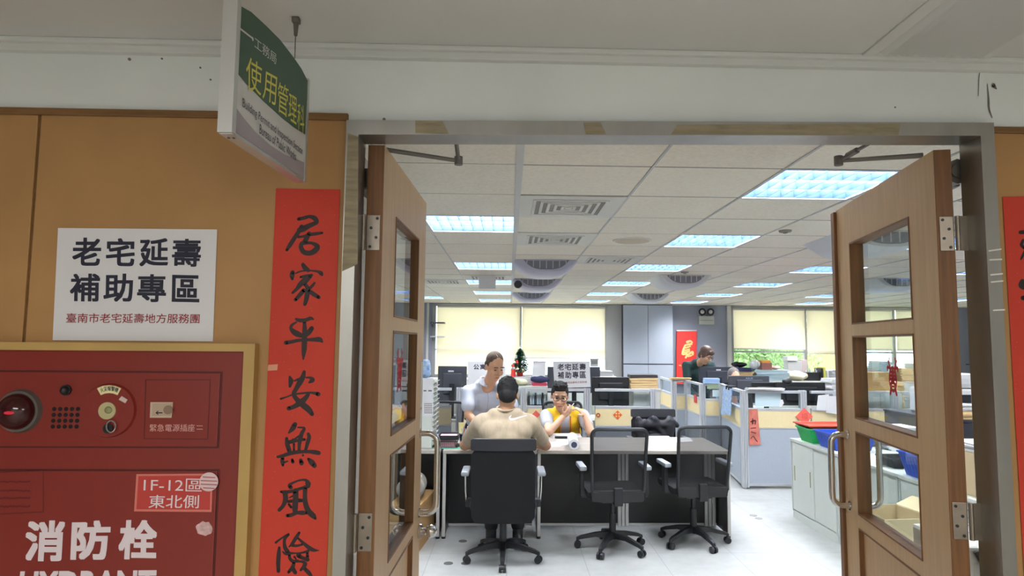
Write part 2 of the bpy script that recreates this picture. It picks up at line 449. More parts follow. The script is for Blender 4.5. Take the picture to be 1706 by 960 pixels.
struct(MB().box(XR, XR+0.1, 1.7, YB+0.3, 0, 2.9).build('wall_right', BACKWALL))
struct(MB().box(XL-0.1, XR+0.1, 1.7, YB+0.4, 2.85, 2.95).build('ceiling_slab', WHITEWALL))

# door wall: body with the opening, laminate panels, brown trim, white band, cove
wf = MB()
wf.box(-6, -0.425, YW+0.008, 1.80, 0, 2.25).box(1.292, 10.8, YW+0.008, 1.80, 0, 2.25).box(-6, 10.8, YW, 1.80, 2.262, 2.9)
wf.box(-0.43, 1.30, YW, 1.78, 2.231, 2.262)
wall_front = struct(wf.build('wall_front', WHITEWALL))
lm = MB()
xs = PY(66, 205, YW).x; xs2 = PY(45, 560, YW).x
sx = (xs+xs2)/2
lm.box(-3.2, sx-0.004, YW-0.006, YW+0.01, 0, 2.245, 0.002).box(sx+0.004, -0.43, YW-0.006, YW+0.01, 0, 2.245, 0.002)
lm.box(1.298, 3.2, YW-0.006, YW+0.01, 0, 2.245, 0.002)
lm.build('laminate_panel', LAMINATE, wall_front)
MB().box(sx-0.004, sx+0.004, YW+0.001, YW+0.009, 0, 2.245).build('panel_seam', TRIMWOOD, wall_front)
struct(MB().box(-3.2, -0.43, YW-0.012, YW+0.01, 2.243, 2.262, 0.002).box(1.298, 3.2, YW-0.012, YW+0.01, 2.240, 2.258, 0.002).build('trim_1', TRIMWOOD))
struct(MB().box(-6, 6, YW-0.02, YW+0.01, 2.412, ZCC, 0.004).box(-6, 6, YW-0.034, YW+0.01, 2.43, ZCC, 0.004).build('trim_2', CEILC))
mk = MB()
for x, y, r in ((216, 99, .004), (270, 98, .0025), (334, 113, .0025), (351, 133, .0025), (1491, 179, .002), (640, 199, .004)):
    c = PY(x, y, YW); mk.cyl(c, c+V((0, -0.002, 0)), r, n=10)
for pts in (((1630, 160, 1), (1632, 122, 1.5), (1640, 117, 2), (1652, 117, 1)), ((1645, 140, 1), (1647, 165, 3), (1648, 182, 3), (1653, 196, 1.5)), ((1655, 142, 7), (1660, 148, 2))):
    ribbon(mk, pts, lambda x, y: PY(x, y, YW-0.0015))
mk.build('wall_marks', mat('wall_mark', (120, 112, 104), 0.9), wall_front)

# stainless steel door frame
fr = MB(); YF, YFB = 1.69, 1.775
A_, B_, C_, D_ = (-0.428, 2.237), (1.297, 2.262), (1.259, 2.225), (-0.396, 2.199)
for poly in ([A_, D_, (-0.396, 0), (-0.428, 0)], [B_, (1.297, 0), (1.259, 0), C_], [A_, B_, C_, D_]):
    fr.prism([(x, YF, z) for x, z in poly], (0, YFB-YF, 0))
frame = struct(fr.build('trim_3', STEEL))
tp = MB()
for q in ([(692, 201), (737, 202), (748, 223), (692, 222)], [(972, 205), (1000, 204), (1010, 224), (976, 224)], [(1128, 208), (1500, 206), (1496, 225), (1118, 224)],
          [(580, 222), (597, 228), (596, 440), (570, 452)]):
    tp.quadpx(q, YF-0.0003, 0.0012)
tp.build('tape_residue', TAPE, frame)
lt = MB()
for y, sl in ((417, -3), (432, -1), (457, -2), (469, -2), (516, -1)):
    lt.quadpx([(1647+(y-417)*.07, y), (1668+(y-417)*.06, y+sl), (1668+(y-417)*.06, y+sl+2.5), (1647+(y-417)*.07, y+2.5)], YF-0.0003, 0.001)
lt.build('tape_strips', mat('pale_tape', (226, 222, 214), 0.5), frame)

# inner ceiling of mineral tiles: one face per cell, cells with fixtures left open
def cell(px, py, z=ZC):
    p = PZ(px, py, z); return (math.floor((p.x-X0C)/0.6), math.floor((p.y-Y0C)/0.6))
LIGHT_CELLS = {}
for name, cells in (('the left row', [(-1, 2), (-1, 6), (-1, 9), (-1, 12), (-1, 15)]), ('the middle row', [(2, 0), (2, 3), (2, 6), (2, 9), (2, 12), (2, 15)]),
                    ('the right row', [(5, 0), (5, 3), (5, 6), (5, 9), (5, 12), (5, 15)]), ('the outer right row', [(8, 3), (8, 6), (8, 9), (8, 12), (9, 15)]),
                    ('the far left row', [(-4, 2), (-4, 6), (-4, 10), (-3, 14)]), ('the far right row', [(12, 6), (12, 10), (12, 13)])):
    for k, c in enumerate(cells): LIGHT_CELLS[c] = (name, k, len(cells))
VENT_CELLS = {(0, 1): 'nearest the doorway', (0, 3): 'with a dark slot, behind the nearest vent', (1, 5): 'right of the lilac ceiling air units', (-1, 8): 'with a paper strip hanging below it', (-2, 9): 'beside the left door leaf'}
OPEN = set(LIGHT_CELLS)
cb = MB()
for i in range(-8, 18):
    for j in range(-2, 18):
        if (i, j) in OPEN: continue
        x, y = X0C+0.6*i, Y0C+0.6*j
        x1, y1 = min(x+0.6, XR), min(y+0.6, YB+0.02)
        if y1 <= 1.79: continue
        y = max(y, 1.79); x = max(x, XL)
        cb.face([(x, y, ZC), (x, y1, ZC), (x1, y1, ZC), (x1, y, ZC)])
bmesh.ops.remove_doubles(cb.bm, verts=cb.bm.verts[:], dist=1e-4)
ceil = struct(cb.build('ceiling', CEILTILE, recalc=False))
bars = MB()
for i in range(-7, 18):
    x = X0C+0.6*i; wd = 0.016 if i == 0 else 0.0055
    bars.box(x-wd, x+wd, 1.79, YB, ZC-0.006, ZC-0.0005)
bars.build('ceiling_grid_bar', mat('grid_bar', (196, 196, 194), 0.5), ceil)

# back wall with its two window bands
P = {k: bx(k) for k in (709, 722, 728, 866, 868, 1008, 1012, 1035, 1079, 1123, 1128, 1212, 1217, 1341, 1344, 1395, 1400, 1590)}
ZS = 1.02
wb = MB()
wb.box(XL, P[722], YB, YB+0.15, 0, 2.85)
wb.box(P[722], P[1012], YB, YB+0.15, 0, ZS).box(P[722], P[1012], YB, YB+0.15, 2.42, 2.85)
wb.box(P[1012], P[1217], YB, YB+0.15, 0, 2.85)
wb.box(P[1217], P[1590], YB, YB+0.15, 0, ZS).box(P[1217], P[1590], YB, YB+0.15, 2.42, 2.85)
wb.box(P[1590], XR, YB, YB+0.15, 0, 2.85)
wall_back = struct(wb.build('wall_back', BACKWALL2))
MB().box(P[722]-0.13, P[722]-0.09, YB-0.03, YB+0.001, 0, 2.455).box(P[1212]-0.02, P[1217]-0.005, YB-0.06, YB+0.001, 0, 2.455).build('white_post', VENTW, wall_back)
MB().box(P[1012]-0.02, P[1035], YB-0.05, YB+0.001, 0, 2.455, .004).build('grey_pilaster', GREYFRAME, wall_back)
MB().box(P[1590]+0.2, XR, YB-0.02, YB+0.001, 1.3, 1.32).build('wall_groove', DARKGREY, wall_back)
def window(n, x0, x1, mull, blinds):
    f = MB()
    for a, b in ((x0-0.02, x0+0.05), (x1-0.05, x1+0.02)): f.box(a, b, YB-0.03, YB+0.1, ZS, 2.44, .004)
    for x in mull: f.box(x-0.03, x+0.03, YB+0.02, YB+0.1, ZS, 2.42, .004)
    f.box(x0, x1, YB-0.03, YB+0.1, 2.40, 2.45, .004).box(x0, x1, YB-0.06, YB+0.1, ZS-0.03, ZS+0.03, .004)
    f.box(x0, x1, YB+0.03, YB+0.09, 1.52, 1.55)
    wo = struct(f.build('window_%d' % n, GREYFRAME))
    MB().box(x0+0.03, x1-0.03, YB+0.055, YB+0.061, ZS, 2.42).build('window_glass', GLASS, wo)
    for a, b, zb, lab in blinds:
        k = thing('roller_blind', lab, 'blind', ((a+b)/2, YB-0.03, 2.4), 0, world=True)
        MB().box(a, b, YB+0.0, YB+0.002, zb, 2.385).build('blind_cloth', BLIND, k)
        MB().cyl((a, YB-0.0, 2.385), (b, YB-0.0, 2.385), 0.018).build('roller', VENTW, k)
        MB().box(a, b, YB-0.004, YB+0.006, zb-0.02, zb+0.004, .003).build('bottom_bar', VENTW, k)
z1 = PY(1000, 597, YB).z; z2 = PY(1280, 581, YB).z; z3 = PY(1370, 589, YB).z
window(1, P[722], P[1012], [P[866]+0.01], [(P[728], P[866], z1-0.42, 'cream roller blind behind the man in the white shirt'), (P[868]+.02, P[1008], z1, 'cream roller blind behind the small Christmas tree and white sign')])
x5, x6 = bx(1480), P[1590]
window(2, P[1217], P[1590], [P[1341]+0.015, bx(1398), bx(1490)], [(P[1217]+.05, P[1341], z2, 'yellow roller blind pulled halfway, beside the emergency light wall'), (P[1344], P[1395], z3, 'pale roller blind ending lowest, next to the right door leaf'), (P[1400], bx(1485), z2, 'roller blind seen through the middle pane of the right door'), (bx(1493), P[1590]-.08, z2, 'roller blind at the far right end of the window')])

# built in wall cupboard left of the red poster
t = thing('built_in_cupboard', 'blue grey built-in cupboard with flat doors along the back wall', 'cupboard', ((P[1035]+P[1123])/2, YB-0.2, 0), world=True)
zs = PY(1079, 607, YB-.2).z; c0, c1 = P[1035]+.004, bx(1121, YB-.2); cm = (c0+c1)/2
MB().box(c0, c1, YB-0.18, YB-0.001, 0, 2.455).build('carcass', DARKGREY, t)
for a, b in ((c0, cm), (cm, c1)):
    MB().box(a+.004, b-.004, YB-0.2, YB-0.18, zs+.01, 2.44, .003).build('door', BACKWALL, t)
    MB().box(a+.004, b-.004, YB-0.2, YB-0.18, 0.06, zs-.01, .003).build('door', BACKWALL, t)

# outside
struct(MB().box(-10, 30, YB+0.5, 40, -0.6, -0.5).build('ground_outside', mat('outside_paving', (200, 196, 186), 0.9)))
def leafball(mb, c, r, n, s, rnd):
    for _ in range(n):
        d = V((rnd.gauss(0, 1), rnd.gauss(0, 1), rnd.gauss(0, 1))).normalized()*(r*rnd.random()**0.4)
        p = V(c)+V((d.x, d.y, d.z*1.1)); a = V((rnd.gauss(0, 1), rnd.gauss(0, 1), rnd.gauss(0, 1))).normalized(); b = a.orthogonal().normalized()
        mb.face([p-a*s, p+b*s*.45, p+a*s, p-b*s*.45])
rnd = random.Random(3)
for k, (px, py, Y, r, lab) in enumerate(((1262, 600, 17, 1.0, 'leafy green tree outside the window, left beside the white post'), (1300, 598, 19, 1.2, 'taller green tree outside the window under the yellow blind'), (1232, 596, 22, 1.1, 'pale tree outside the window farthest away'))):
    c = PY(px, py, Y)
    t = thing('outside_tree', lab, 'tree', (c.x, Y, -0.5), group='trees outside the window', world=True)
    mb = MB(); leafball(mb, (c.x, Y, 1.5), r, 5000, 0.06, rnd); mb.build('foliage', OUTLEAF, t, recalc=False)
    MB().cyl((c.x, Y, -0.5), (c.x, Y, 1.4), 0.09, 0.05).build('trunk', BARK, t)
c = PY(1325, 600, 24)
t = thing('outside_kiosk', 'pale yellow building outside the right window', 'building', (c.x, 24, -0.5), world=True)
MB().box(c.x-1.0, c.x+1.0, 23, 25, -0.5, 1.75).build('walls', OUTYEL, t)
MB().prism([(c.x-1.2, 22.8, 1.75), (c.x+1.2, 22.8, 1.75), (c.x+1.0, 22.8, 2.0), (c.x-1.0, 22.8, 2.0)], (0, 2.4, 0)).build('roof', VENTW, t)

# notice wall just inside, behind the left leaf
for (ya, yb, za, zb, lab) in ((2.35, 2.62, 1.45, 1.86, 'pale printed paper on the notice wall behind the left door hinge'), (2.30, 2.58, .98, 1.32, 'lower white paper on the notice wall behind the left door')):
    tag(MB().box(-.629, -.628, ya, yb, za, zb).build('notice_paper', mat('aged_paper', (214, 206, 200), .8)), lab, 'paper')
nw = struct(MB().box(-0.70, -0.63, 1.80, 3.3, 0, 2.46).build('wall_notice', mat('notice_wall', (196, 190, 182), 0.8, var=0.1, vscale=3)))

# ------------------------------------------------------------ doors
def make_door(name, hinge, far, zt, sgn, panes, gn=0.027):
    A = PZ(*hinge, zt); B = PZ(*far, zt)
    d = (B-A); Wd = d.length; d.normalize()
    Nn = V((d.y, -d.x, 0))*sgn
    def uz(x, y):
        p = PP(x, y, A, Nn); return (p-A).dot(d), p.z
    M = Matrix((d, Nn, V((0, 0, 1)))).transposed().to_4x4(); M.translation = V((A.x, A.y, 0))
    us0, us1, zz = [], [], []
    for q in panes:
        r = [uz(*c) for c in q]
        if len(r) == 4:
            e = sorted(u for u, z in r); us0 += e[:2]; us1 += e[2:]
            s_ = sorted(z for u, z in r); zz.append((sum(s_[:2])/2, sum(s_[2:])/2))
        else: zz.append((None, sum(z for u, z in r)/2))
    u0, u1 = sum(us0)/len(us0), sum(us1)/len(us1)
    print(name, 'W', Wd, 'A', A, 'u', u0, u1, 'z', zz)
    T = 0.045
    leaf = MB()
    def b(a0, a1, n0, n1, z0, z1, mb, bev=0): mb.box(a0, a1, n0, n1, z0, z1, bev, M)
    b(0.003, u0, 0, T, 0.012, zt, leaf); b(u1, Wd, 0, T, 0.012, zt, leaf)
    edges = [zt]
    for p in zz: edges += [p[1], p[0] if p[0] is not None else 0.25]
    edges.append(0.012)
    for k in range(0, len(edges), 2): b(u0-.001, u1+.001, 0, T, edges[k+1], edges[k], leaf)
    do = struct(leaf.build(name, DOORWOOD), None, None)
    ed = MB(); b(0.0, 0.003, 0.0005, T-.0005, 0.012, zt, ed); ed.build('hinge_edge', DOOREDGE, do)
    for k, p in enumerate(zz):
        if p[0] is None:
            pb = MB(); b(u0, u1, 0.014, 0.03, 0.25, p[1], pb); pb.build('bottom_panel', DOORWOOD, do); lo_, hi_ = 0.25, p[1]
        else:
            lo_, hi_ = p
            g = MB(); b(u0, u1, gn, gn+.004, lo_, hi_, g); g.build('pane', GLASS, do)
        bd = MB(); t_ = 0.006
        for (a0, a1, c0, c1) in ((u0, u0+t_, lo_, hi_), (u1-t_, u1, lo_, hi_), (u0, u1, lo_, lo_+t_), (u0, u1, hi_-t_, hi_)):
            b(a0, a1, -0.002, T+.002, c0, c1, bd)
        bd.build('glazing_bead', DOOREDGE, do)
    return do, M, uz, Wd, (u0, u1, zz), A
LP = [[(658, 358), (696, 398), (696.5, 537), (656, 528)], [(655, 553), (696, 553), (690, 700), (651, 728)], [(650, 757), (691, 725.6), (687.6, 874), (646, 936)], [(648, 957), (686, 897)]]
RP = [[(1416, 403), (1514.6, 362.5), (1521, 532.5), (1420, 541)], [(1420, 560), (1522, 555.6), (1528.5, 728.5), (1424.6, 699)], [(1425, 721.7), (1530.8, 753), (1538, 930.6), (1430, 862)], [(1432, 886), (1539, 956)]]
dL, ML, uzL, WL, infoL, AL = make_door('door_1', (641, 242), (710.5, 339), 2.197, -1, LP, 0.013)
dR, MR, uzR, WR, infoR, AR = make_door('door_2', (1555, 250), (1392, 352), 2.21, 1, RP)
def handle(M, u, z0, z1, side, do):
    n0 = 0 if side < 0 else 0.045; s = side
    pts = [(u, n0, z1), (u, n0+s*.03, z1)]
    for k in range(1, 6):
        a = k/6*math.pi/2; pts.append((u, n0+s*(.03+.035*math.sin(a)), z1-.035*(1-math.cos(a))))
    pts += [(u, n0+s*.065, z1-.05), (u, n0+s*.065, z0+.05)]
    for k in range(1, 6):
        a = k/6*math.pi/2; pts.append((u, n0+s*(.065-.035*(1-math.cos(a))), z0+.035-.035*math.sin(a)))
    pts += [(u, n0+s*.03, z0), (u, n0, z0)]
    h = MB().tube([M @ V(p) for p in pts], 0.0115, 12)
    for z in (z0, z1): h.cyl(M @ V((u, n0, z)), M @ V((u, n0+s*.004, z)), 0.018)
    h.build('handle', CHROME, do, True)
u, za = uzR(1413, 724); _, zb = uzR(1417, 843)
handle(MR, u, zb, za, -1, dR); handle(MR, u, zb, za, 1, dR)
u, za = uzL(700, 722); _, zb = uzL(700, 850)
handle(ML, u, zb, za, -1, dL); handle(ML, u, zb, za, 1, dL)
# closing strip on the right leaf, lock and sticker strips on the left
ab = MB(); ab.box(WR-0.01, WR+0.03, -0.012, 0.012, 0.012, 2.205, 0.003, MR); ab.build('closing_strip', DOOREDGE, dR)
u, z = uzL(697, 885)
lk = MB(); lk.cyl(ML @ V((u, -.001, z)), ML @ V((u, -0.012, z)), 0.026).cyl(ML @ V((u, -.012, z)), ML @ V((u, -0.03, z)), 0.012).ell(ML @ V((u, -0.045, z)), 0.024); lk.build('lock_knob', CHROME, dL, True)
st = MB()
for y0, y1 in ((604, 676), (684, 712)):
    u0_, z0_ = uzL(699, y0); u1_, z1_ = uzL(706, y1)
    st.box(WL-.045, WL-.015, -0.0015, 0.0, min(z0_, z1_), max(z0_, z1_), 0, ML)
st.build('paper_strip', PAPER2, dL)
def hinge(M, do, zc, sgn, jamb):
    h = MB(); z0, z1 = zc-.048, zc+.048
    h.box(-0.003, 0.0005, 0.006, 0.042, z0, z1, 0.001, M)
    p0 = M @ V((-0.006, 0.05, z0)); p1 = M @ V((-0.006, 0.05, z1))
    h.cyl(p0, p1, 0.0065, n=10)
    for k in (0.2, 0.4, 0.6, 0.8): h.cyl(p0.lerp(p1, k-.012), p0.lerp(p1, k+.012), 0.0075, n=10)
    q = V((jamb, p0.y, z0))
    h.box(min(jamb, p0.x), max(jamb, p0.x), p0.y-.002, p0.y+.001, z0, z1)
    h.build('hinge', HINGE, do)
    s = MB()
    for k, (uu, f) in enumerate(((.014, .9), (.03, .63), (.016, .36), (.032, .1))): s.cyl(M @ V((-0.003, uu, z0+f*.096)), M @ V((-0.0045, uu, z0+f*.096)), 0.0042, n=8)
    s.build('hinge_screw', BLACK, do)
for y in (384, 877): hinge(ML, dL, uzL(632, y)[1], -1, -0.396)
for y in (385, 863): hinge(MR, dR, uzR(1575, y)[1], 1, 1.259)
# door closers
a0 = PY(640, 249, 1.86); a1 = PY(764, 268, 1.88); a2 = PY(760, 236, 1.80)
cl = MB(); cl.cyl(a0, a1, 0.007, 0.006, 8).cyl(a1, a2, 0.006, n=8).cyl(a1-V((0, 0, .012)), a1+V((0, 0, .012)), 0.012).cyl(a2-V((0,0,.004)), a2+V((0, 0, .02)), .012)
cl.build('closer_arm', DARKMETAL, dL, True)
cl = MB(); cl.box(.06, .30, .047, .095, 2.09, 2.15, .006, ML); cl.build('closer_body', DARKMETAL, dL)
b0 = PZ(1537, 259, 2.218); b1 = PZ(1397, 268, 2.218); b2 = PY(1450, 238, 1.80)
cl = MB(); cl.cyl(b0, b1, 0.008, 0.006, 8).cyl(b1, b2, 0.0055, n=8).cyl(b1-V((0, 0, .014)), b1+V((0, 0, .014)), 0.013).cyl(b2, b2+V((0, 0, .02)), .012)
mid = b1.lerp(b2, .45); cl.cyl(mid-(b2-b1).normalized()*.02, mid+(b2-b1).normalized()*.02, 0.009)
cl.build('closer_arm', DARKMETAL, dR, True)
cl = MB(); cl.box(.09, .34, .047, .11, 2.125, 2.185, .006, MR)
e0 = MR @ V((.085, .075, 2.155)); e1 = MR @ V((.03, .075, 2.155)); cl.cyl(e0, e1, 0.036, n=8).cyl(e1, e1+(e1-e0)*.15, 0.02, n=16)
cl.build('closer_body', DARKMETAL, dR)

# spring festival paper cuts on the middle panes
def papercut(M, do, info, u, z, s):
    mb0 = MB(); mb = mb0; kw = 1.45; fn = lambda x, y: M @ V((u+x*s*(-1 if do is dL else 1), (0.0115 if do is dL else 0.0255), z-y*s*.82))
    R_ = ribbon
    def ribbon_(m_, st, f_, k=5): return R_(m_, [(x, y, w_*kw) for x, y, w_ in st], f_, k)
    ring = [(0.5*math.cos(t*math.pi/12), 0.85*math.sin(t*math.pi/12), 0.12) for t in range(25)]
    ribbon_(mb, ring, fn, 2)
    for sx in (-1, 1):
        ribbon_(mb, [(.35*sx, -.8, .12), (.5*sx, -1.15, .12), (.42*sx, -1.5, .08)], fn); ribbon_(mb, [(.5*sx, -1.1, .1), (.68*sx, -1.35, .07)], fn)
        ribbon_(mb, [(.45*sx, -.75, .1), (.72*sx, -.85, .16), (.75*sx, -.6, .1)], fn); ribbon_(mb, [(.3*sx, .7, .2), (.45*sx, 1.05, .16)], fn)
    for y, w_ in ((-.5, .5), (-.25, .66), (0, .76)): ribbon_(mb, [(-w_/2, y, .16), (w_/2, y, .16)], fn)
    ribbon_(mb, [(0, -.75, .16), (0, .05, .18), (-.3, .35, .14)], fn); ribbon_(mb, [(.02, 0, .16), (.32, .35, .14)], fn)
    ribbon_(mb, [(-.2, .3, .1), (.2, .3, .1), (.22, .72, .1), (-.22, .72, .1), (-.2, .3, .1)], fn, 1); ribbon_(mb, [(-.2, .5, .1), (.2, .5, .1)], fn)
    mb.build('paper_cut', mat('papercut_red', (196, 40, 44), 0.7), do)
uu, zz_ = uzR(1474, 632); papercut(MR, dR, infoR, uu, zz_, 0.057)
uu, zz_ = uzL(672, 622); papercut(ML, dL, infoL, uu, zz_, 0.062)
pm = MB(); ua, zA = uzR(1459, 658); pm.box(ua-.06, ua+.06, .0275, .0285, zA-.09, zA+.09, 0, MR)

# ------------------------------------------------------------ A3 notice
YP = YW-0.008
t = thing('paper_notice', 'white landscape paper notice with large dark characters taped above the red fire cabinet', 'notice', tuple(PY(225, 567, YP)), world=True)
MB().quadpx([(97, 380), (362, 382.5), (355, 569), (88, 567)], YP, 0.0008).build('sheet', PAPER, t)
YT = YP-0.0012
L1 = [(120, 397), (177, 397), (176, 444), (119, 443)]
for s, q in (('老', [(121, 396), (169, 396), (168, 443), (120, 443)]), ('宅', [(177, 397), (225, 397), (224, 444), (176, 443)]), ('延', [(233, 397), (281, 397), (280, 444), (232, 444)]), ('壽', [(287, 398), (336, 398), (334, 445), (286, 444)]),
             ('補', [(117, 456), (167, 456), (166, 503), (116, 502)]), ('助', [(173, 456), (222, 456), (221, 503), (172, 503)]), ('專', [(229, 457), (278, 457), (276, 504), (228, 503)]), ('區', [(287, 458), (333, 459), (332, 504), (286, 503)])):
    text(s, quadfn(q, YT), INK, t, 0.022)
text('臺南市老宅延壽地方服務團', quadfn([(111, 522), (333, 523), (332, 539), (110, 538)], YT), INKRED, t, 0.006)

# ------------------------------------------------------------ red couplets
CP = {'居': (450, 345, 10.667, [[(505,215,60),(600,195,65),(700,170,60),(790,200,90),(830,265,75),(770,300,80),(680,340,90),(580,390,110),(520,410,90)],[(560,345,70),(500,450,75),(420,570,75),(350,680,75),(295,765,50)],[(505,535,45),(600,520,45),(700,490,60),(820,475,60),(925,460,42)],[(695,470,70),(640,570,90),(600,640,80)],[(640,640,60),(740,640,55),(840,700,90),(790,780,100),(700,820,90),(600,800,90),(550,720,80),(560,650,70),(620,620,60)]]),
'家': (450, 435, 10.667, [[(585,65,70),(620,120,90),(680,165,70)],[(400,200,75),(390,260,90),(395,320,50)],[(455,218,25),(560,180,30),(700,170,30),(840,185,45),(900,215,80),(920,245,50)],[(540,285,40),(640,270,60),(740,250,50)],[(720,270,60),(620,350,110),(540,410,90),(480,490,65),(400,565,45)],[(610,400,60),(670,490,80),(660,590,90),(640,690,80),(615,770,60)],[(600,520,70),(530,600,75),(450,690,60)],[(790,390,35),(750,440,50),(700,490,50)],[(680,520,60),(760,580,80),(865,645,65)]]),
'平': (450, 520, 10.667, [[(465,128,50),(540,150,70),(640,140,65),(720,112,65),(765,128,35)],[(470,180,30),(390,230,50),(370,290,60),(430,360,100),(510,400,100),(580,430,60)],[(740,290,80),(690,360,90),(640,420,60)],[(280,545,75),(380,530,65),(500,505,60),(640,495,50),(780,490,70),(880,490,90),(925,530,38)],[(610,180,60),(615,330,85),(610,500,95),(605,650,95),(595,760,65),(590,840,25)]]),
'安': (450, 610, 10.667, [[(605,105,60),(580,200,90),(530,290,100),(460,410,80),(420,500,80),(480,600,90),(570,680,110),(680,770,110),(745,855,75)],[(350,195,45),(370,270,90),(350,365,45)],[(430,265,25),(500,240,50),(560,230,50)],[(640,205,30),(720,210,50),(750,250,90),(695,293,35)],[(190,583,40),(280,555,28),(400,510,30),(520,490,35),(680,475,40),(780,480,50),(855,500,80)],[(680,500,60),(620,580,90),(540,650,110),(430,720,80),(330,755,75)]]),
'無': (440, 695, 10.667, [[(550,130,80),(510,200,90),(440,280,35)],[(600,185,25),(700,190,40),(710,220,60),(670,290,70),(640,400,80),(625,500,60),(620,600,55)],[(620,340,40),(540,390,30),(510,400,40)],[(400,380,55),(410,480,80),(450,600,80)],[(430,450,70),(520,430,70),(620,410,50),(720,400,50)],[(785,300,55),(800,360,70),(770,470,70),(735,590,50)],[(530,480,40),(530,590,40)],[(240,710,45),(330,690,60),(450,650,70),(620,620,65),(780,615,60),(900,625,80),(970,640,75)],[(330,730,60),(320,790,70),(335,860,45)],[(350,810,40),(420,785,22)],[(500,755,45),(510,800,60)],[(650,765,60),(665,820,80)],[(690,680,45)],[(785,745,45),(840,800,100),(895,865,85)]]),
'風': (440, 790, 10.667, [[(475,240,70),(450,200,60),(530,150,40),(640,110,35),(740,110,50),(780,170,100),(790,220,60)],[(300,315,45),(400,320,60),(520,300,60),(640,260,55),(740,240,70)],[(370,330,90),(380,450,90),(340,560,70),(270,640,65)],[(730,240,80),(725,400,80),(740,540,90),(790,660,100),(870,740,100),(910,790,50)],[(560,300,100),(560,450,100),(550,600,100),(550,700,70)],[(430,490,50),(490,480,60)],[(440,540,45),(480,590,50)],[(620,470,70),(680,470,60)],[(410,740,60),(480,730,70),(580,690,60),(680,690,80),(760,690,50)],[(450,420,22),(510,390,30)]]),
'險': (440, 875, 11.29, [[(220,330,45),(340,240,35),(470,170,45),(400,240,60),(380,330,60),(400,440,80),(450,520,80),(400,540,55),(350,500,25)],[(285,425,50),(275,560,80),(265,720,80),(270,870,70)],[(660,145,50),(600,240,70),(530,350,60),(470,410,25)],[(640,250,40),(740,340,60),(850,430,80),(930,470,70),(1030,480,15)],[(535,385,55),(620,390,50),(720,365,40)],[(480,530,55),(600,530,28),(720,520,40),(830,490,55)],[(480,560,50),(480,620,60),(540,680,65),(640,665,30)],[(650,570,100),(700,610,70),(820,650,75)],[(810,520,50),(815,600,60)],[(570,600,45),(600,640,30)],[(560,700,60),(540,780,70),(460,890,55)],[(540,820,80),(585,895,75)],[(600,690,35),(720,690,50),(770,740,80),(690,850,45)],[(760,820,70),(840,900,80),(885,960,55),(890,1010,50)]])}
def couplet(px, label, chars):
    t = thing('spring_couplet', label, 'banner', tuple(PY(*px[3], YP)), world=True)
    MB().quadpx(px, YP, 0.0008).build('paper', REDPAPER, t)
    for ch in chars:
        ox, oy, s, strokes = ch
        mb = MB()
        for k, st in enumerate(strokes): ribbon(mb, st, lambda x, y, e=0.0010+0.00004*k: PY(ox+x/s, oy+y/s, YP-e))
        mb.build('brush_character', BRUSH, t)
    rnd = random.Random(len(label)); mb = MB()
    for _ in range(240):
        f, g = rnd.random(), rnd.random(); a = V((*px[0], 0)).lerp(V((*px[1], 0)), f*.96+.02); b = V((*px[3], 0)).lerp(V((*px[2], 0)), f*.96+.02); c = a.lerp(b, g)
        r = rnd.choice((.5, .7, 1.0)); mb.face([PY(c.x+r*.6*math.cos(q), c.y+r*.6*math.sin(q), YP-.0010) for q in (0, 1.57, 3.14, 4.71)])
    mb.build('gold_fleck', mat('gold_fleck', (226, 130, 80), 0.5), t)
    return t
t = couplet([(460, 314), (567, 316), (538, 1130), (423, 1130)], 'red vertical paper couplet with black brush characters left of the steel door frame', [CP[c] for c in '居家平安無風險'])
MB().quadpx([(447, 608), (463, 607), (462, 617), (446, 618)], YP-.0014, .0006).build('torn_tape', mat('clear_tape', (216, 150, 120), .5), t)
frag = [(1656, 320, 4.36, [[(192, 293, 28), (240, 290, 30), (300, 288, 30)], [(212, 350, 20), (200, 385, 24), (220, 405, 24)], [(225, 430, 18), (205, 470, 18), (195, 490, 10)], [(260, 340, 30), (270, 420, 34), (265, 500, 28)]]),
        (1656, 320, 4.36, [[(206, 650, 36), (200, 680, 44), (225, 700, 26)], [(210, 770, 34), (240, 772, 30)], [(290, 620, 40), (280, 720, 40), (290, 820, 40)]])]
couplet([(1670, 328), (1775, 326), (1818, 1130), (1716, 1130)], 'red paper couplet at the right edge, beside the right steel jamb', frag)
# ------------------------------------------------------------ fire hydrant cabinet
YH = YW-0.035
def Q(x0, y0, x1, y1): return [(x0, y0), (x1, y0), (x1, y1), (x0, y1)]
def lean(x, y, ref=600): return x - (y-ref)*0.045*(1 - (x-0)/1100.0)     # verticals lean left on this side of the picture
def LQ(x0, y0, x1, y1): return [(lean(x0, y0, y0), y0), (x1, y0), (lean(x1, y1, y0), y1), (lean(x0, y1, y0), y1)]
t = thing('fire_hydrant_cabinet', 'red wall fire hydrant cabinet with white lettering in a tan frame', 'fire cabinet', tuple(PY(200, 1100, YH)), world=True)
fx1 = PY(425, 572, YH).x; fz1 = PY(425, 573, YH).z; rx1 = PY(406, 585, YH).x; rz1 = PY(406, 586, YH).z
zb0, xb0 = 0.15, -1.80
sur = MB(); sur.box(rx1, fx1, YH, YW-.004, zb0, rz1).box(xb0-.03, fx1, YH, YW-.004, rz1, fz1)
sur.build('surround', TANFRAME, t)
PL = YH+0.010          # red front
MB().box(xb0, rx1, PL, YW-.004, zb0, rz1, .001).build('red_front', HYDRED, t)
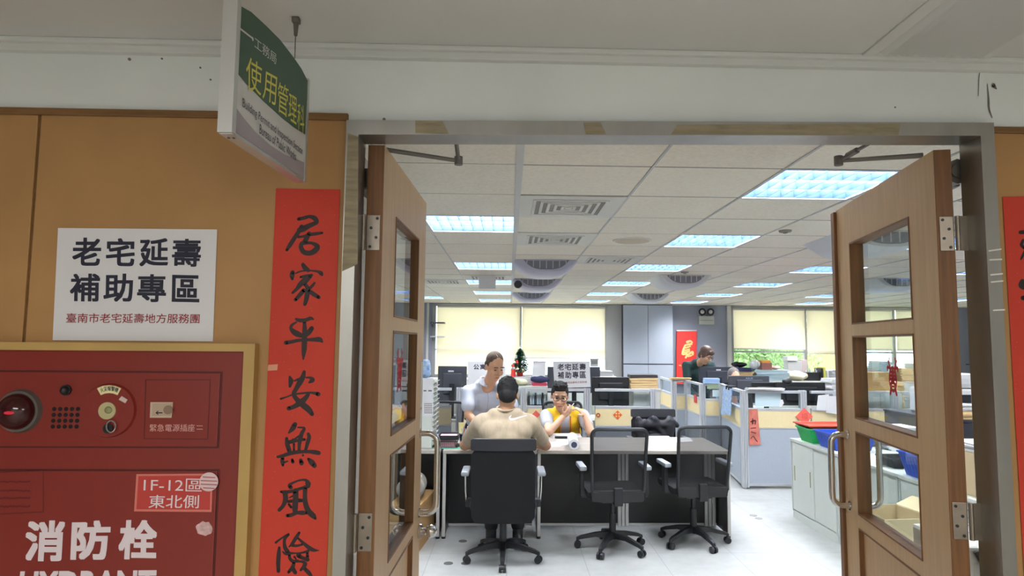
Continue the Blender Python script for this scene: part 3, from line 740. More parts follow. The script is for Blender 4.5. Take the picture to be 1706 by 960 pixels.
# alarm panel set in a recess line
ax1 = PY(371, 620, PL).x; az1 = PY(371, 619, PL).z; az0 = PY(360, 747, PL).z
MB().box(xb0+.02, ax1, PL-.001, PL+.001, az0, az1).build('alarm_panel_gap', HYDDARK, t)
MB().box(xb0+.024, ax1-.004, PL-.004, PL, az0+.004, az1-.004, .002).build('alarm_panel', HYDRED, t)
dx1 = PY(366, 782, PL).x; dz1 = PY(366, 782, PL).z
MB().box(xb0+.02, dx1, PL-.001, PL+.001, zb0+.02, dz1).build('door_gap', HYDDARK, t)
MB().box(xb0+.024, dx1-.004, PL-.004, PL, zb0+.024, dz1-.004, .002).build('cabinet_door', HYDRED, t)
PF = PL-0.004
# alarm lamp: dark dome in a ring
c = PY(34, 685, PF); rr = 0.05
MB().cyl(c, c+V((0, -.012, 0)), rr+.004, rr, 32).build('lamp_ring', DARKMETAL, t, True)
lp = MB().ell(c+V((0, -.012, 0)), (rr-.006, .035, rr-.006), 28).build('alarm_lamp', mat('dark_red_lens', (56, 10, 14), 0.12), t, True)
MB().ell(c+V((.004, -.038, .0)), (.016, .0115, .006), 12).build('lamp_glow', REDLED, lp, True)
c = PY(111, 650, PF); MB().cyl(c, c+V((0, -.006, 0)), .013, n=16).ell(c+V((0, -.008, 0)), .010).build('signal_button', BLACK, t, True)
hl = MB()
for i in range(5):
    for j in range(5):
        if j == 4: continue
        c = PY(90.5+i*9.9-j*.8, 681.6+j*9.8, PF); hl.cyl(c, c+V((0, -.0006, 0)), .0052, n=12)
hl.build('speaker_holes', BLACKHOLE, t)
c = PY(182, 684, PF); MB().cyl(c, c+V((0, -.007, 0)), .067, .064, 40).build('call_point', HYDRED, t, True)
pt = MB().cyl(c+V((0, -.007, 0)), c+V((0, -.010, 0)), .021, n=28).build('press_button', mat('button_cream', (188, 178, 132), .4), t, True)
MB().ell(c+V((.004, -.011, .002)), (.009, .004, .009)).build('button_dent', mat('button_green', (140, 140, 96), .4), pt, True)
lb = MB(); YL = PF-.0075
arc = lambda r, a: (182+r*math.sin(a)*1.0, 684-r*math.cos(a))
pl = [arc(42, a) for a in (-.5, -.25, 0, .25, .5)] + [arc(29, a) for a in (.5, .25, 0, -.25, -.5)]
lb.prism([PY(x, y, YL) for x, y in pl], (0, -.0008, 0)); lbl = lb.build('arc_label', mat('label_cream', (232, 222, 170), .6), t)
text('火災報警機', lambda u, v: PY(*arc(32.5+v*8, -.42+u*.84), YL-.0012), INK, lbl, .01)
MB().quadpx([(203, 660), (213, 666), (209, 672), (198, 666)], YL, .001).build('white_tab', mat('tab', (206, 186, 178), .6), t)
c = PY(181, 714, YL); MB().cyl(c, c+V((0, -.004, 0)), .012, n=16).build('key_switch', BLACK, t, True)
rg = MB(); c = PY(186, 712, YL-.004); rg.tube([c+V((.011*math.cos(a), -.003, .014*math.sin(a)+.002)) for a in [k*math.pi/8 for k in range(16)]], .0018, 6, True); rg.build('key_ring', CHROME, t, True)
# emergency socket cover
def outline(q, Y, wd, name, mt):
    mb = MB(); ribbon(mb, [(x, y, wd) for x, y in q+[q[0]]], lambda x, y: PY(x, y, Y-.0008), 1); return mb.build(name, mt, t)
outline([(243, 633), (350, 633), (346, 732), (240, 731)], PF, 1.3, 'socket_cover_edge', HYDDARK)
sk = MB().quadpx([(252, 670), (289, 670), (287, 696), (251, 696)], PF, .004).build('socket_latch', mat('latch_cream', (200, 176, 156), .45), t)
MB().quadpx([(255, 673), (285, 673), (284, 693), (254, 693)], PF-.004, .002).build('latch_plate', mat('latch_inner', (184, 160, 138), .45), sk)
c = PY(280, 683, PF-.006); MB().cyl(c, c+V((0, -.001, 0)), .011, n=20).build('latch_recess', mat('latch_dark', (140, 118, 96), .5), sk)
mb = MB(); ribbon(mb, [(260, 688, 1.6), (270, 688, 1.6)], lambda x, y: PY(x, y, PF-.0072), 1); ribbon(mb, [(263, 685.5, 1.4), (260, 688, 1.4), (263, 690.5, 1.4)], lambda x, y: PY(x, y, PF-.0072), 1); mb.build('latch_arrow', INK, sk)
text('緊急電源插座', quadfn([(250, 707), (325, 707), (324, 719), (249, 719)], PF-.001), PINKLETTER, t, .0)
mb = MB()
for k in range(4):
    ribbon(mb, [(328+k*2.6, 709.5, 1.1), (329.5+k*2.6, 710, 1.1)], lambda x, y: PY(x, y, PF-.001), 1); ribbon(mb, [(328+k*2.6, 715, 1.1), (329.5+k*2.6, 715.5, 1.1)], lambda x, y: PY(x, y, PF-.001), 1)
mb.build('small_print', PINKLETTER, t)
# area plate, stickers, big lettering
pq = [(228, 790), (355, 789), (353, 853), (224, 852)]
pp = MB().quadpx(pq, PF, .002).build('area_plate', mat('plate_edge', (216, 120, 108), .5), t)
MB().quadpx([(231, 793.5), (351, 792.5), (349.5, 849.5), (227.5, 848.5)], PF-.002, .0008).build('plate_face', PLATE_RED, pp)
text('1F-12區', quadfn([(240, 797), (337, 798), (336, 819), (239, 818)], PF-.0034), WHITELETTER, pp, .0)
text('東北側', quadfn([(249, 825), (332, 825), (331, 847), (247, 847)], PF-.0034), WHITELETTER, pp, .004)
c = PY(348, 803, PF-.003); sk = MB().cyl(c, c+V((0, -.0012, 0)), .023, n=28).build('round_sticker', mat('sticker_white', (224, 196, 198), .5), t)
mb = MB()
for k in range(4):
    hw = (10, 13, 13, 9)[k]; ribbon(mb, [(348-hw, 795+k*6, 1.6), (348+hw, 796+k*6, 1.6)], lambda x, y: PY(x, y, PF-.0046), 1)
mb.build('sticker_print', mat('sticker_print', (178, 92, 92), .6), sk)
rnd = random.Random(5); c0 = (340, 881)
MB().prism([PY(c0[0]+(14+rnd.uniform(-2, 1.5))*math.cos(a), c0[1]+(12+rnd.uniform(-2, 1.5))*math.sin(a), PF) for a in [k*math.pi/9 for k in range(18)]], (0, -.001, 0)).build('peeled_sticker', mat('peeled_sticker', (214, 176, 176), .7, var=.35, vscale=60), t)
outline([(-20, 788), (72, 784), (72, 853), (-20, 858)], PF, 1.3, 'notice_edge', HYDDARK)
mb = MB(); rnd = random.Random(9)
for k, y in enumerate((803, 818, 831, 845)):
    for i in range(11): x = -6+i*5.2; ribbon(mb, [(x, y-k*.3, 2.2), (x+3.3, y-k*.3+rnd.uniform(-1, 1), 2.6)], lambda x, y: PY(x, y, PF-.001), 1)
mb.build('faded_notice_print', mat('faded_print', (110, 30, 28), .6), t)
for s, q in (('消', [(44, 868), (109, 867), (105, 936), (40, 935)]), ('防', [(120, 868), (185, 867), (182, 933), (117, 933)]), ('栓', [(200, 867), (262, 866), (261, 933), (196, 932)])):
    text(s, quadfn(q, PF-.001), WHITELETTER, t, .034)
text('HYDRANT', quadfn([(34, 952), (261, 950), (259, 996), (28, 999)], PF-.001), WHITELETTER, t, .03)

# ------------------------------------------------------------ hanging section sign (double sided lightbox, square to the wall)
SN, SFAR = PY(386, 219, 1.24), PY(507, 300, 1.62)
dv = V((SFAR.x-SN.x, SFAR.y-SN.y, 0)); SLEN = dv.length; dv.normalize(); nv = V((dv.y, -dv.x, 0))     # nv: towards the visible face
SB = (SN.z+SFAR.z)/2; TH = 0.022
def SP(u, v, n=0): return V((SN.x, SN.y, SB)) + dv*u + nv*n + V((0, 0, v))
def suv(x, y):
    p = PP(x, y, SP(0, 0), nv); return (p-V((SN.x, SN.y, SB))).dot(dv), p.z-SB
tn = suv(396, 4); tf = suv(509, 131)
print('sign', SLEN, SB, 'near top', tn, 'far top', tf)
HN = tn[1]; HF = tf[1]
t = thing('hanging_sign', 'green and white double-sided section sign hung from the corridor ceiling beside the doorway', 'sign', tuple(SP(SLEN/2, 0)), world=True)
tops = [suv(x, y) for x, y in ((396, 6), (418, 20), (443, 43), (466, 66), (489, 96), (502, 115), (509, 131))]
tops = [(0.0, tops[0][1])] + tops[1:-1] + [(SLEN, tops[-1][1])]
prof = [(0, 0), (SLEN, 0)] + tops[::-1]
MB().prism([SP(u, v, 0) for u, v in prof], -nv*TH).build('sign_box', SIGNWHITE, t)
e = MB(); e.prism([SP(-.006, -.004, .003), SP(0.010, -.004, .003), SP(.010, HN+.012, .003), SP(-.006, HN+.012, .003)], -nv*(TH+.006)); e.build('end_cap', ALU, t)
e = MB(); e.prism([SP(SLEN-.006, -.004, .003), SP(SLEN+.006, -.004, .003), SP(SLEN+.006, HF+.006, .003), SP(SLEN-.006, HF+.006, .003)], -nv*(TH+.006)); e.build('end_cap', ALU, t)
e = MB(); e.prism([SP(0, -.006, .001), SP(SLEN, -.006, .001), SP(SLEN, 0.001, .001), SP(0, 0.001, .001)], -nv*(TH+.002)); e.build('bottom_rail', ALU, t)
e = MB()
for k, (n_, u_) in enumerate(((-.006, .022), (-.016, .022))): e.cyl(SP(u_, -.007, n_), SP(u_, -.0075, n_), .003, n=8)
e.build('rail_screw', BLACK, t)
def face_poly(pts, n, nm, mt):
    mb = MB(); mb.prism([SP(u, v, n) for u, v in pts], nv*.0004); return mb.build(nm, mt, t)
uvl = lambda *p: [suv(x, y) for x, y in p]
clampu = lambda pts: [(min(max(u, .008), SLEN-.006), v) for u, v in pts]
low = clampu(uvl((394, 121), (410, 140), (440, 170), (470, 197), (490, 213), (508, 224)))
face_poly(low + [(SLEN-.006, tops[-1][1])] + tops[1:-1][::-1] + [(.008, tops[0][1])], .0004, 'green_field', SIGNGREEN)
wav = clampu(uvl((391, 177), (405, 196), (425, 220), (450, 242), (475, 258), (507, 271)))
face_poly([(.008, .002), (SLEN-.006, .002)] + wav[::-1], .0004, 'lilac_wave', SIGNLILAC)
def signq(q, n=.0012):
    r = [suv(x, y) for x, y in q]
    return lambda u, v: SP(*[(r[3][k]*(1-u)+r[2][k]*u)*(1-v)+(r[0][k]*(1-u)+r[1][k]*u)*v for k in (0, 1)], n)
for s, q in (('使', [(409, 91), (436, 108), (434, 160), (409, 147)]), ('用', [(439, 117), (461, 129), (458, 177), (436, 164)]), ('管', [(463, 136), (480, 144), (478, 197), (460, 184)]), ('理', [(481, 154), (494, 164), (493, 208), (479, 198)]), ('科', [(495, 170), (506, 177), (506, 224), (494, 214)])):
    text(s, signq(q), SIGNYEL, t, 0)
text('工務局', signq([(423, 60), (460, 90), (459, 108), (423, 79)]), SIGNWHITE, t)
text('Building Permit and Inspection Section', signq([(404, 163), (504, 246), (503, 262), (403, 182)]), DARKGREY, t)
text('Bureau of Public Works', signq([(432, 206), (493, 254), (492, 268), (431, 222)]), DARKGREY, t)
mb = MB(); ribbon(mb, [(*suv(397, 46), .004), (*suv(420, 64), .004)], lambda u, v: SP(u, v, .0012), 1)
cu = suv(420, 65); mb.face([SP(cu[0]+.004*math.cos(a), cu[1]+.004*math.sin(a), .0014) for a in [k*math.pi/6 for k in range(12)]]); mb.build('white_pointer', SIGNWHITE, t)
wr = MB()
p0 = PP(491, 97, SP(0, 0, -TH/2), nv); wr.cyl(p0, V((p0.x, p0.y, ZCC)), .0012, n=6); p1 = SP(.03, HN, -TH/2); wr.cyl(p1, V((p1.x, p1.y, ZCC)), .0012, n=6)
wr.build('hanging_wire', DARKMETAL, t)
hk = MB(); hk.cyl((p0.x, p0.y, ZCC-.045), (p0.x, p0.y, ZCC-.008), .004, .007, 10).box(p0.x-.009, p0.x+.009, p0.y-.009, p0.y+.009, ZCC-.014, ZCC, .003); hk.build('ceiling_hook', DARKMETAL, t)

# ------------------------------------------------------------ corridor air grille
g = [PZ(1464, 85, ZCC), PZ(1637, 88, ZCC)]
gx0, gx1, gy1 = g[0].x, g[1].x, (g[0].y+g[1].y)/2; gy0 = gy1-0.9
t = thing('ceiling_grille', 'slatted air grille in the corridor ceiling at the upper right', 'vent', ((gx0+gx1)/2, gy1, ZCC), world=True)
fm = MB(); bw = .035
fm.box(gx0-bw, gx0, gy0-bw, gy1+bw, ZCC-.006, ZCC, .002).box(gx1, gx1+bw, gy0-bw, gy1+bw, ZCC-.006, ZCC, .002).box(gx0, gx1, gy1, gy1+bw, ZCC-.006, ZCC, .002).box(gx0, gx1, gy0-bw, gy0, ZCC-.006, ZCC, .002)
fm.build('grille_frame', CEILC, t)
MB().box(gx0, gx1, gy0, gy1, ZCC-.0015, ZCC).build('backing', VENTD, t)
for k in range(12):
    x = gx0+(k+.5)*(gx1-gx0)/12
    MB().prism([(x-.010, gy0, ZCC-.002), (x+.006, gy0, ZCC-.016), (x+.008, gy0, ZCC-.014), (x-.006, gy0, ZCC-.002)], (0, gy1-gy0, 0)).build('slat', CEILC, t)
# ------------------------------------------------------------ office ceiling: louvred lights, diffusers, air units
ORD = ['nearest', 'second', 'third', 'fourth', 'fifth', 'sixth']
def make_light(label):
    t = thing('ceiling_light', label, 'ceiling light', group='recessed louvred ceiling lights')
    h = MB(); a = .297
    h.box(-a, a, -a, a, .078, .082).box(-a, -a+.004, -a, a, 0, .08).box(a-.004, a, -a, a, 0, .08).box(-a, a, -a, -a+.004, 0, .08).box(-a, a, a-.004, a, 0, .08)
    for p in ((-.302, -.286, -.302, .302), (.286, .302, -.302, .302), (-.286, .286, -.302, -.288), (-.286, .286, .288, .302)): h.box(p[0], p[1], p[2], p[3], -.004, .003)
    h.build('housing', HOUSING, t)
    MB().box(-a+.006, a-.006, -a+.006, a-.006, .068, .072).build('lamp_tubes', LAMP, t)
    l = MB()
    for y in (-.193+.096, .096): l.prism([(-.29, y-.007, .058), (-.29, y+.007, .058), (-.29, y+.002, .003), (-.29, y-.002, .003)], (.58, 0, 0))
    for y, s in ((-.288, 1), (.288, -1)): l.prism([(-.29, y, .058), (-.29, y+s*.012, .058), (-.29, y+s*.003, .003), (-.29, y, .003)], (.58, 0, 0))
    for k in range(9):
        x = -.288+k*.072; l.prism([(x-.004, -.29, .056), (x+.004, -.29, .056), (x+.0015, -.29, .004), (x-.0015, -.29, .004)], (0, .58, 0))
    l.build('louvre', LOUVRE, t)
    return t
proto = None
for (i, j), (row, k, n) in LIGHT_CELLS.items():
    pos = ORD[k] + (' of' if k == 0 else '-nearest of'); lab = f'recessed louvred ceiling light, {pos} {row} of lights'
    loc = (X0C+.6*i+.3, Y0C+.6*j+.3, ZC)
    if proto is None: proto = make_light(lab); proto.location = loc
    else: copy_tree(proto, loc, 0, lab)
def make_vent(label):
    t = thing('air_diffuser', label, 'vent', group='square ceiling air diffusers')
    MB().box(-.296, .296, -.296, .296, -.005, -.0008, .001).build('panel', VENTW, t)
    MB().box(-.2, .2, -.2, .2, -.0065, -.005).build('backing', VENTD, t)
    r = MB()
    for k in range(5):
        a, b_ = .212-.042*k, .212-.042*k-.019; za, zb_ = -.0066, -.0105
        sec = lambda s, z: [(-s, -s, z), (s, -s, z), (s, s, z), (-s, s, z)]
        r.loft([sec(a, za), sec(a-.001, zb_), sec(b_+.001, zb_), sec(b_, za), sec(a, za)], caps=False)
    r.box(-.02, .02, -.02, .02, -.014, -.006); r.build('ring_vanes', VENTW, t)
    return t
proto = None
for (i, j), w_ in VENT_CELLS.items():
    lab = 'square white ceiling air diffuser ' + w_; loc = (X0C+.6*i+.3, Y0C+.6*j+.3, ZC)
    if proto is None: proto = make_vent(lab); proto.location = loc
    else: copy_tree(proto, loc, 0, lab)
i, j = -1, 8
c = V((X0C+.6*i+.3, Y0C+.6*j+.02, ZC-.02))
tag(MB().box(c.x-.1, c.x+.1, c.y, c.y+.002, ZC-.16, ZC-.006).build('paper_strip', PAPER2), 'white paper strip hanging from a ceiling air diffuser', 'paper')
i, j = cell(1052, 399)
c = V((X0C+.6*i+.3, Y0C+.6*j+.3, ZC))
t = thing('ceiling_speaker', 'round beige ceiling speaker grille between the light rows', 'speaker', c, world=True)
MB().cyl(c, c-V((0, 0, .008)), .15, .145, 40).build('rim', VENTW, t, True); MB().cyl(c-V((0, 0, .008)), c-V((0, 0, .010)), .13, n=40).build('grille', mat('speaker_beige', (196, 184, 160), .7), t)
for px, py, lab in ((1308, 384, 'small dark round sprinkler cover on the ceiling near the right door'), (1141, 453, 'small dark round ceiling sensor beyond the round speaker')):
    c = PZ(px, py, ZC); o = MB().cyl(c, c-V((0, 0, .012)), .045, .04, 20).ell(c-V((0, 0, .012)), (.02, .02, .012)).build('ceiling_sensor', mat('sensor_grey', (130, 124, 114), .6), None, True); tag(o, lab, 'sensor')
def make_ac(label, mt):
    t = thing('ceiling_air_unit', label, 'air conditioner', group='ceiling air conditioning units')
    def sec(y, s, hh):
        pts = []
        for k in range(15):
            q = -1+2*k/14; x = .31*s*math.copysign(abs(math.sin(q*math.pi/2))**.9, q)
            pts.append((x, y, -hh*(1-abs(x/(.31*s))**3.2) if abs(q) < 1 else 0))
        return pts
    MB().loft([sec(-.33, .93, .115), sec(-.30, 1, .135), sec(-.1, 1, .145), sec(.3, .98, .13), sec(.42, .85, .07)]).build('body', mt, t, True)
    gp = [(x*.80, -.332, z*.80-.004) for x, y, z in sec(-.33, .88, .115)]
    MB().prism(gp, (0, .004, 0)).build('air_outlet', ACDARK, t)
    f = MB()
    for k in range(7):
        x = -.186+k*.062; hh = .085*(1-abs(x/.225)**3); f.box(x-.004, x+.004, -.338, -.333, -max(hh, .02), -.006)
    f.box(-.19, .19, -.337, -.334, -.012, -.006); f.build('outlet_grille', mt, t)
    MB().box(-.29, .29, -.30, .40, -.002, .0).build('top_plate', mt, t)
    return t
al = make_ac('lilac grey ceiling air unit nearest the doorway, above the table', ACLILAC); al.location = (.35, 6.55, ZC)
copy_tree(al, (.35, 8.4, ZC), 0, 'lilac grey ceiling air unit in the middle with a round black sensor')
copy_tree(al, (.35, 10.6, ZC), 0, 'lilac grey ceiling air unit farthest back near the cream blinds')
c = PY(863, 474, 8.05); tag(MB().cyl((c.x, 8.07, 2.385), (c.x, 8.045, 2.385), .05, .045, 20).build('round_sensor', BLACK, None, True), 'round black sensor on the middle lilac air unit', 'sensor')
aw = make_ac('white ceiling air unit at centre right above the red wall poster', ACWHITE); aw.location = (2.02, 7.8, ZC)
copy_tree(aw, (2.22, 10.6, ZC), 0, 'white ceiling air unit farthest back by the grey cupboard')
copy_tree(aw, (2.62, 4.75, ZC), 0, 'white ceiling air unit nearest, partly hidden by the right door leaf')
copy_tree(aw, (4.6, 7.9, ZC), 0, 'white ceiling air unit seen through the top pane of the right door')

# ------------------------------------------------------------ back wall things
c = PY(1175, 534, YB)
t = thing('emergency_light', 'two-headed emergency light on the grey back wall', 'emergency light', (c.x, YB, c.z-.1), world=True)
s_ = YB/1100; zc = PY(1175, 534, YB).z
MB().box(c.x-13*s_, c.x+13*s_, YB-.09, YB-.001, zc-7*s_, zc+7*s_, .01).build('battery_box', LAMPGREY, t)
MB().box(c.x-11*s_, c.x+11*s_, YB-.092, YB-.09, zc-.5*s_, zc+.1*s_).build('box_line', DARKGREY, t)
for dx_ in (-7, 7):
    hx = c.x+dx_*s_; hz = zc+14*s_
    hd = MB().cyl((hx, YB-.02, hz), (hx, YB-.09, hz), .055, .075, 20).build('lamp_head', BLACK, t, True)
    MB().cyl((hx, YB-.09, hz), (hx, YB-.094, hz), .042, n=20).ell((hx, YB-.094, hz), (.038, .02, .038)).build('lamp_lens', mat('lamp_lens', (226, 226, 220), .15, .3), hd, True)
    MB().cyl((hx, YB-.04, zc+6*s_), (hx, YB-.04, hz), .012, n=8).build('lamp_neck', BLACK, t)
t = thing('wall_poster', 'tall red poster with gold brush emblem on the back wall', 'poster', tuple(PY(1143, 620, YB-.07)), world=True)
YP2 = YB-.07
pq = [(1127, 551), (1160, 551), (1159, 640), (1126, 640)]
MB().quadpx(pq, YP2, .03).build('board', mat('poster_red', (222, 52, 46), .6), t)
MB().quadpx([(1126.5, 550), (1160, 550), (1160, 552), (1126.5, 552)], YP2, .035).build('top_rail', VENTW, t)
em = MB(); kq = [0]
for st in ([(390, 60, 26), (420, 50, 20), (440, 65, 14)], [(375, 90, 18), (430, 80, 24)], [(370, 90, 16), (350, 140, 22), (340, 180, 16)], [(365, 120, 16), (420, 105, 18)], [(355, 145, 14), (410, 135, 20)], [(350, 165, 16), (405, 155, 18), (410, 130, 16)], [(350, 185, 16), (390, 180, 20), (375, 215, 20)], [(395, 190, 20), (440, 160, 24), (445, 185, 20)], [(400, 205, 14), (430, 195, 16)], [(308, 292, 8), (326, 296, 10)]):
    kq[0] += 1; ribbon(em, st, lambda x, y: PY(1080+x/6, 560+y/6, YP2-.032-.00008*kq[0]))
em.build('gold_emblem', GOLD, t)
for k, (py, lab, mt) in enumerate(((538, 'upper dark wall bracket shelf left of the cream blind', DARKGREY), (561, 'lower pale wall bracket shelf left of the cream blind', ALU2))):
    a, b_ = PY(718, py, YB-.15), PY(741, py, YB-.15)
    t = thing('wall_shelf', lab, 'shelf', ((a.x+b_.x)/2, YB-.1, a.z), world=True)
    MB().box(a.x, b_.x, YB-.28, YB-.031, a.z-.015, a.z+.012, .004).build('board', mt, t)
    MB().prism([(a.x+.02, YB-.031, a.z-.015), (a.x+.02, YB-.20, a.z-.015), (a.x+.02, YB-.031, a.z-.08)], (.012, 0, 0)).build('bracket', DARKGREY, t)

# ------------------------------------------------------------ front row of desks
def desk(label, x0, x1, y0=5.775, y1=6.6, posts=(), left=True, right=True):
    t = thing('reception_desk', label, 'desk', ((x0+x1)/2, (y0+y1)/2, 0), group='reception desks facing the doorway', world=True)
    MB().box(x0, x1, y0, y1, .715, .745, .004).build('desktop', DESKTOP, t)
    MB().box(x0+.03, x1-.03, 6.10, 6.12, .045, .715).build('modesty_panel', BLACK2, t)
    MB().box(x0+.03, x1-.03, 6.095, 6.125, .03, .05).build('bottom_rail', ALU, t)
    for on, x in ((left, x0+.003), (right, x1-.027)):
        if not on: continue
        MB().box(x, x+.024, y0+.03, y1-.02, .03, .715).build('side_panel', BLACK2, t)
        MB().box(x-.002, x+.026, y0+.012, y0+.03, .02, .715, .003).build('edge_strip', ALU, t)
        MB().cyl((x+.012, y0+.04, 0), (x+.012, y0+.04, .025), .018, n=14).build('foot', BLACK, t)
    for x in posts:
        m_ = MB()
        for d_ in (-.034, 0, .034): m_.box(x+d_-.015, x+d_+.015, 6.07, 6.10, .03, .715, .004)
        m_.build('aluminium_post', ALU, t)
xL, xM, xR_ = PY(738, 760, 5.79).x, PY(895, 760, 5.79).x, PY(1216, 760, 5.79).x
desk('grey-topped black desk at which the man in the beige shirt sits', xL, xM, right=False)
desk('grey-topped black desk with mesh chairs drawn up to it', xM+.002, xR_, posts=(PY(1038, 800, 6.08).x, PY(1183, 860, 6.08).x))
desk('far left desk half hidden behind the left door leaf', xL-1.1, xL-.02, left=True, right=True)

# ------------------------------------------------------------ office chairs
def star_base(t, rot, mt=BLACK, col_top=.40):
    m_ = MB(); m_.cyl((0, 0, .09), (0, 0, .15), .042, .032, 16)
    cs = []
    for k in range(5):
        a = math.radians(rot+72*k); d_ = V((math.cos(a), math.sin(a), 0)); n_ = V((-d_.y, d_.x, 0))
        secs = []
        for r, zt, zb, wd in ((.03, .145, .095, .027), (.14, .13, .098, .022), (.26, .098, .072, .017), (.295, .082, .058, .014)):
            c_ = d_*r; secs.append([c_+n_*wd+V((0, 0, zb)), c_-n_*wd+V((0, 0, zb)), c_-n_*wd*.8+V((0, 0, zt)), c_+n_*wd*.8+V((0, 0, zt))])
        m_.loft(secs); cs.append((d_*.285, n_, a))
    m_.build('star_base', mt, t)
    m_ = MB(); m_.cyl((0, 0, .14), (0, 0, .29), .028, .026, 16).cyl((0, 0, .29), (0, 0, col_top), .018, n=14); m_.build('gas_column', mt, t, True)
    for c_, n_, a in cs:
        w_ = MB(); q = V((c_.x, c_.y, .028))
        for s in (-1, 1): w_.cyl(q+n_*.008*s, q+n_*.026*s, .028, .026, 18)
        w_.cyl(q-n_*.01, q+n_*.01, .012, n=10).cyl(q+V((0, 0, .02)), V((c_.x, c_.y, .07)), .010, n=10)
        w_.build('caster', BLACK, t, True)
def slab_back(w0, w1, z0, z1, y0, y1, th, rad, n=10, curve=.02):
    """curved upright slab: half widths w0 (bottom) w1 (top)"""
    m_ = MB(); rows = 12; cols = 12
    grid = {}
    for side in (0, 1):
        for r in range(rows+1):
            f = r/rows; z = z0+(z1-z0)*f; hw = w0+(w1-w0)*f
            e = min(f, 1-f)*(z1-z0)
            if e < rad: hw -= rad-math.sqrt(max(0, rad*rad-(rad-e)**2))
            for c_ in range(cols+1):
                g = -1+2*c_/cols; y = y0+(y1-y0)*f + curve*(1-g*g)*-1 + side*th
                grid[side, r, c_] = m_.bm.verts.new((g*hw, y, z))
    for side in (0, 1):
        for r in range(rows):
            for c_ in range(cols): m_.bm.faces.new([grid[side, r, c_], grid[side, r, c_+1], grid[side, r+1, c_+1], grid[side, r+1, c_]])
    for r in range(rows):
        for c_ in (0, cols): m_.bm.faces.new([grid[0, r, c_], grid[1, r, c_], grid[1, r+1, c_], grid[0, r+1, c_]])
    for c_ in range(cols):
        for r in (0, rows): m_.bm.faces.new([grid[0, r, c_], grid[0, r, c_+1], grid[1, r, c_+1], grid[1, r, c_]])
    return m_
def exec_chair(label, rot, group=None):
    t = thing('office_chair', label, 'chair', group=group)
    star_base(t, rot)
    MB().box(-.25, .25, -.22, .27, .415, .495, .035).build('seat', BLACKFAB, t, True)
    MB().box(-.12, .12, -.12, .12, .375, .415, .01).build('tilt_mechanism', BLACK, t)
    slab_back(.235, .24, .335, .88, -.235, -.285, .03, .03).build('backrest', BLACKFAB, t, True)
    slab_back(.243, .243, .872, .958, -.288, -.295, .04, .012).build('headrest_band', DARKGREY if False else mat('black_leatherette', (46, 47, 53), .35), t, True)
    for s in (-1, 1):
        m_ = MB().tube([(s*.25, .02, .43), (s*.285, .02, .44), (s*.292, .02, .52), (s*.292, -.02, .655)], .011, 10); a = m_.build('armrest', CHROME, t, True)
        MB().box(s*.292-.03, s*.292+.03, -.14, .13, .655, .69, .014).build('arm_pad', SILVERPAD, a, True)
        MB().box(s*.27-.02, s*.27+.02, -.02, .06, .40, .46, .008).build('arm_bracket', BLACK, a)
    return t
def mesh_chair(label, rot, group=None):
    t = thing('mesh_chair', label, 'chair', group=group)
    star_base(t, rot)
    MB().box(-.235, .235, -.20, .26, .44, .50, .03).build('seat', BLACKFAB, t, True)
    MB().box(-.11, .11, -.14, .1, .395, .44, .01).build('tilt_mechanism', BLACK, t)
    pts = []
    zt, zb, wt, wb_ = 1.0, .50, .218, .205
    yy = lambda z: -.225-.08*(z-zb)/(zt-zb)
    R_ = .05
    for cx_, cz_, a0_ in ((wt-R_, zt-R_, 0), (-(wt-R_), zt-R_, 90)):
        for k in range(7):
            a = math.radians(a0_+k*15); z = cz_+R_*math.sin(a); pts.append((cx_+R_*math.cos(a), yy(z), z))
    for cx_, cz_, a0_ in ((-(wb_-.02), zb+.02, 180), (wb_-.02, zb+.02, 270)):
        for k in range(4):
            a = math.radians(a0_+k*30); z = cz_+.02*math.sin(a); pts.append((cx_+.02*math.cos(a), yy(z), z))
    MB().tube(pts, .014, 8, True).build('back_frame', BLACK, t, True)
    f = MB(); mid = [V(p) for p in pts]; f.face(mid); f.build('back_mesh', MESHFAB, t)
    slab_back(.205, .208, .43, .515, -.24, -.235, .035, .015, curve=.005).build('lower_bar', BLACK, t, True)
    MB().box(-.03, .03, -.245, -.06, .40, .44, .008).box(-.035, .035, -.26, -.225, .40, .54, .01).build('back_stem', BLACK, t)
    for s in (-1, 1):
        m_ = MB().box(s*.262-.016, s*.262+.016, -.10, -.02, .45, .66, .008); m_.box(s*.25-.02, s*.25+.025, -.08, .0, .43, .47, .006); a = m_.build('armrest', BLACK, t)
        MB().box(s*.262-.028, s*.262+.028, -.16, .10, .655, .69, .012).build('arm_pad', SILVERPAD if s > 0 or True else BLACK, a, True)
    return t
c1 = exec_chair('high-backed black office chair with chrome armrests, occupied by the man in beige', -90); c1.location = (-.03, 5.25, 0)
c2 = mesh_chair('empty black mesh office chair in the middle, in front of the desk', -120); c2.location = (.86, 5.5, 0); c2.rotation_euler.z = math.radians(2)
c3 = mesh_chair('empty black mesh office chair at the right end of the desk', -149); c3.location = (1.57, 5.66, 0); c3.rotation_euler.z = math.radians(4)
copy_tree(c2, (.63, 7.28, 0), math.pi+.05, 'black office chair behind the desk under the man in the yellow vest')
c5 = copy_tree(c1, (1.585, 7.0, 0), math.pi, 'empty high-backed black chair behind the desk with a dark jacket over it')
copy_tree(c2, (-.78, 7.25, 0), math.pi*.92, 'black office chair beside the white drawer tower, left of the man in white')

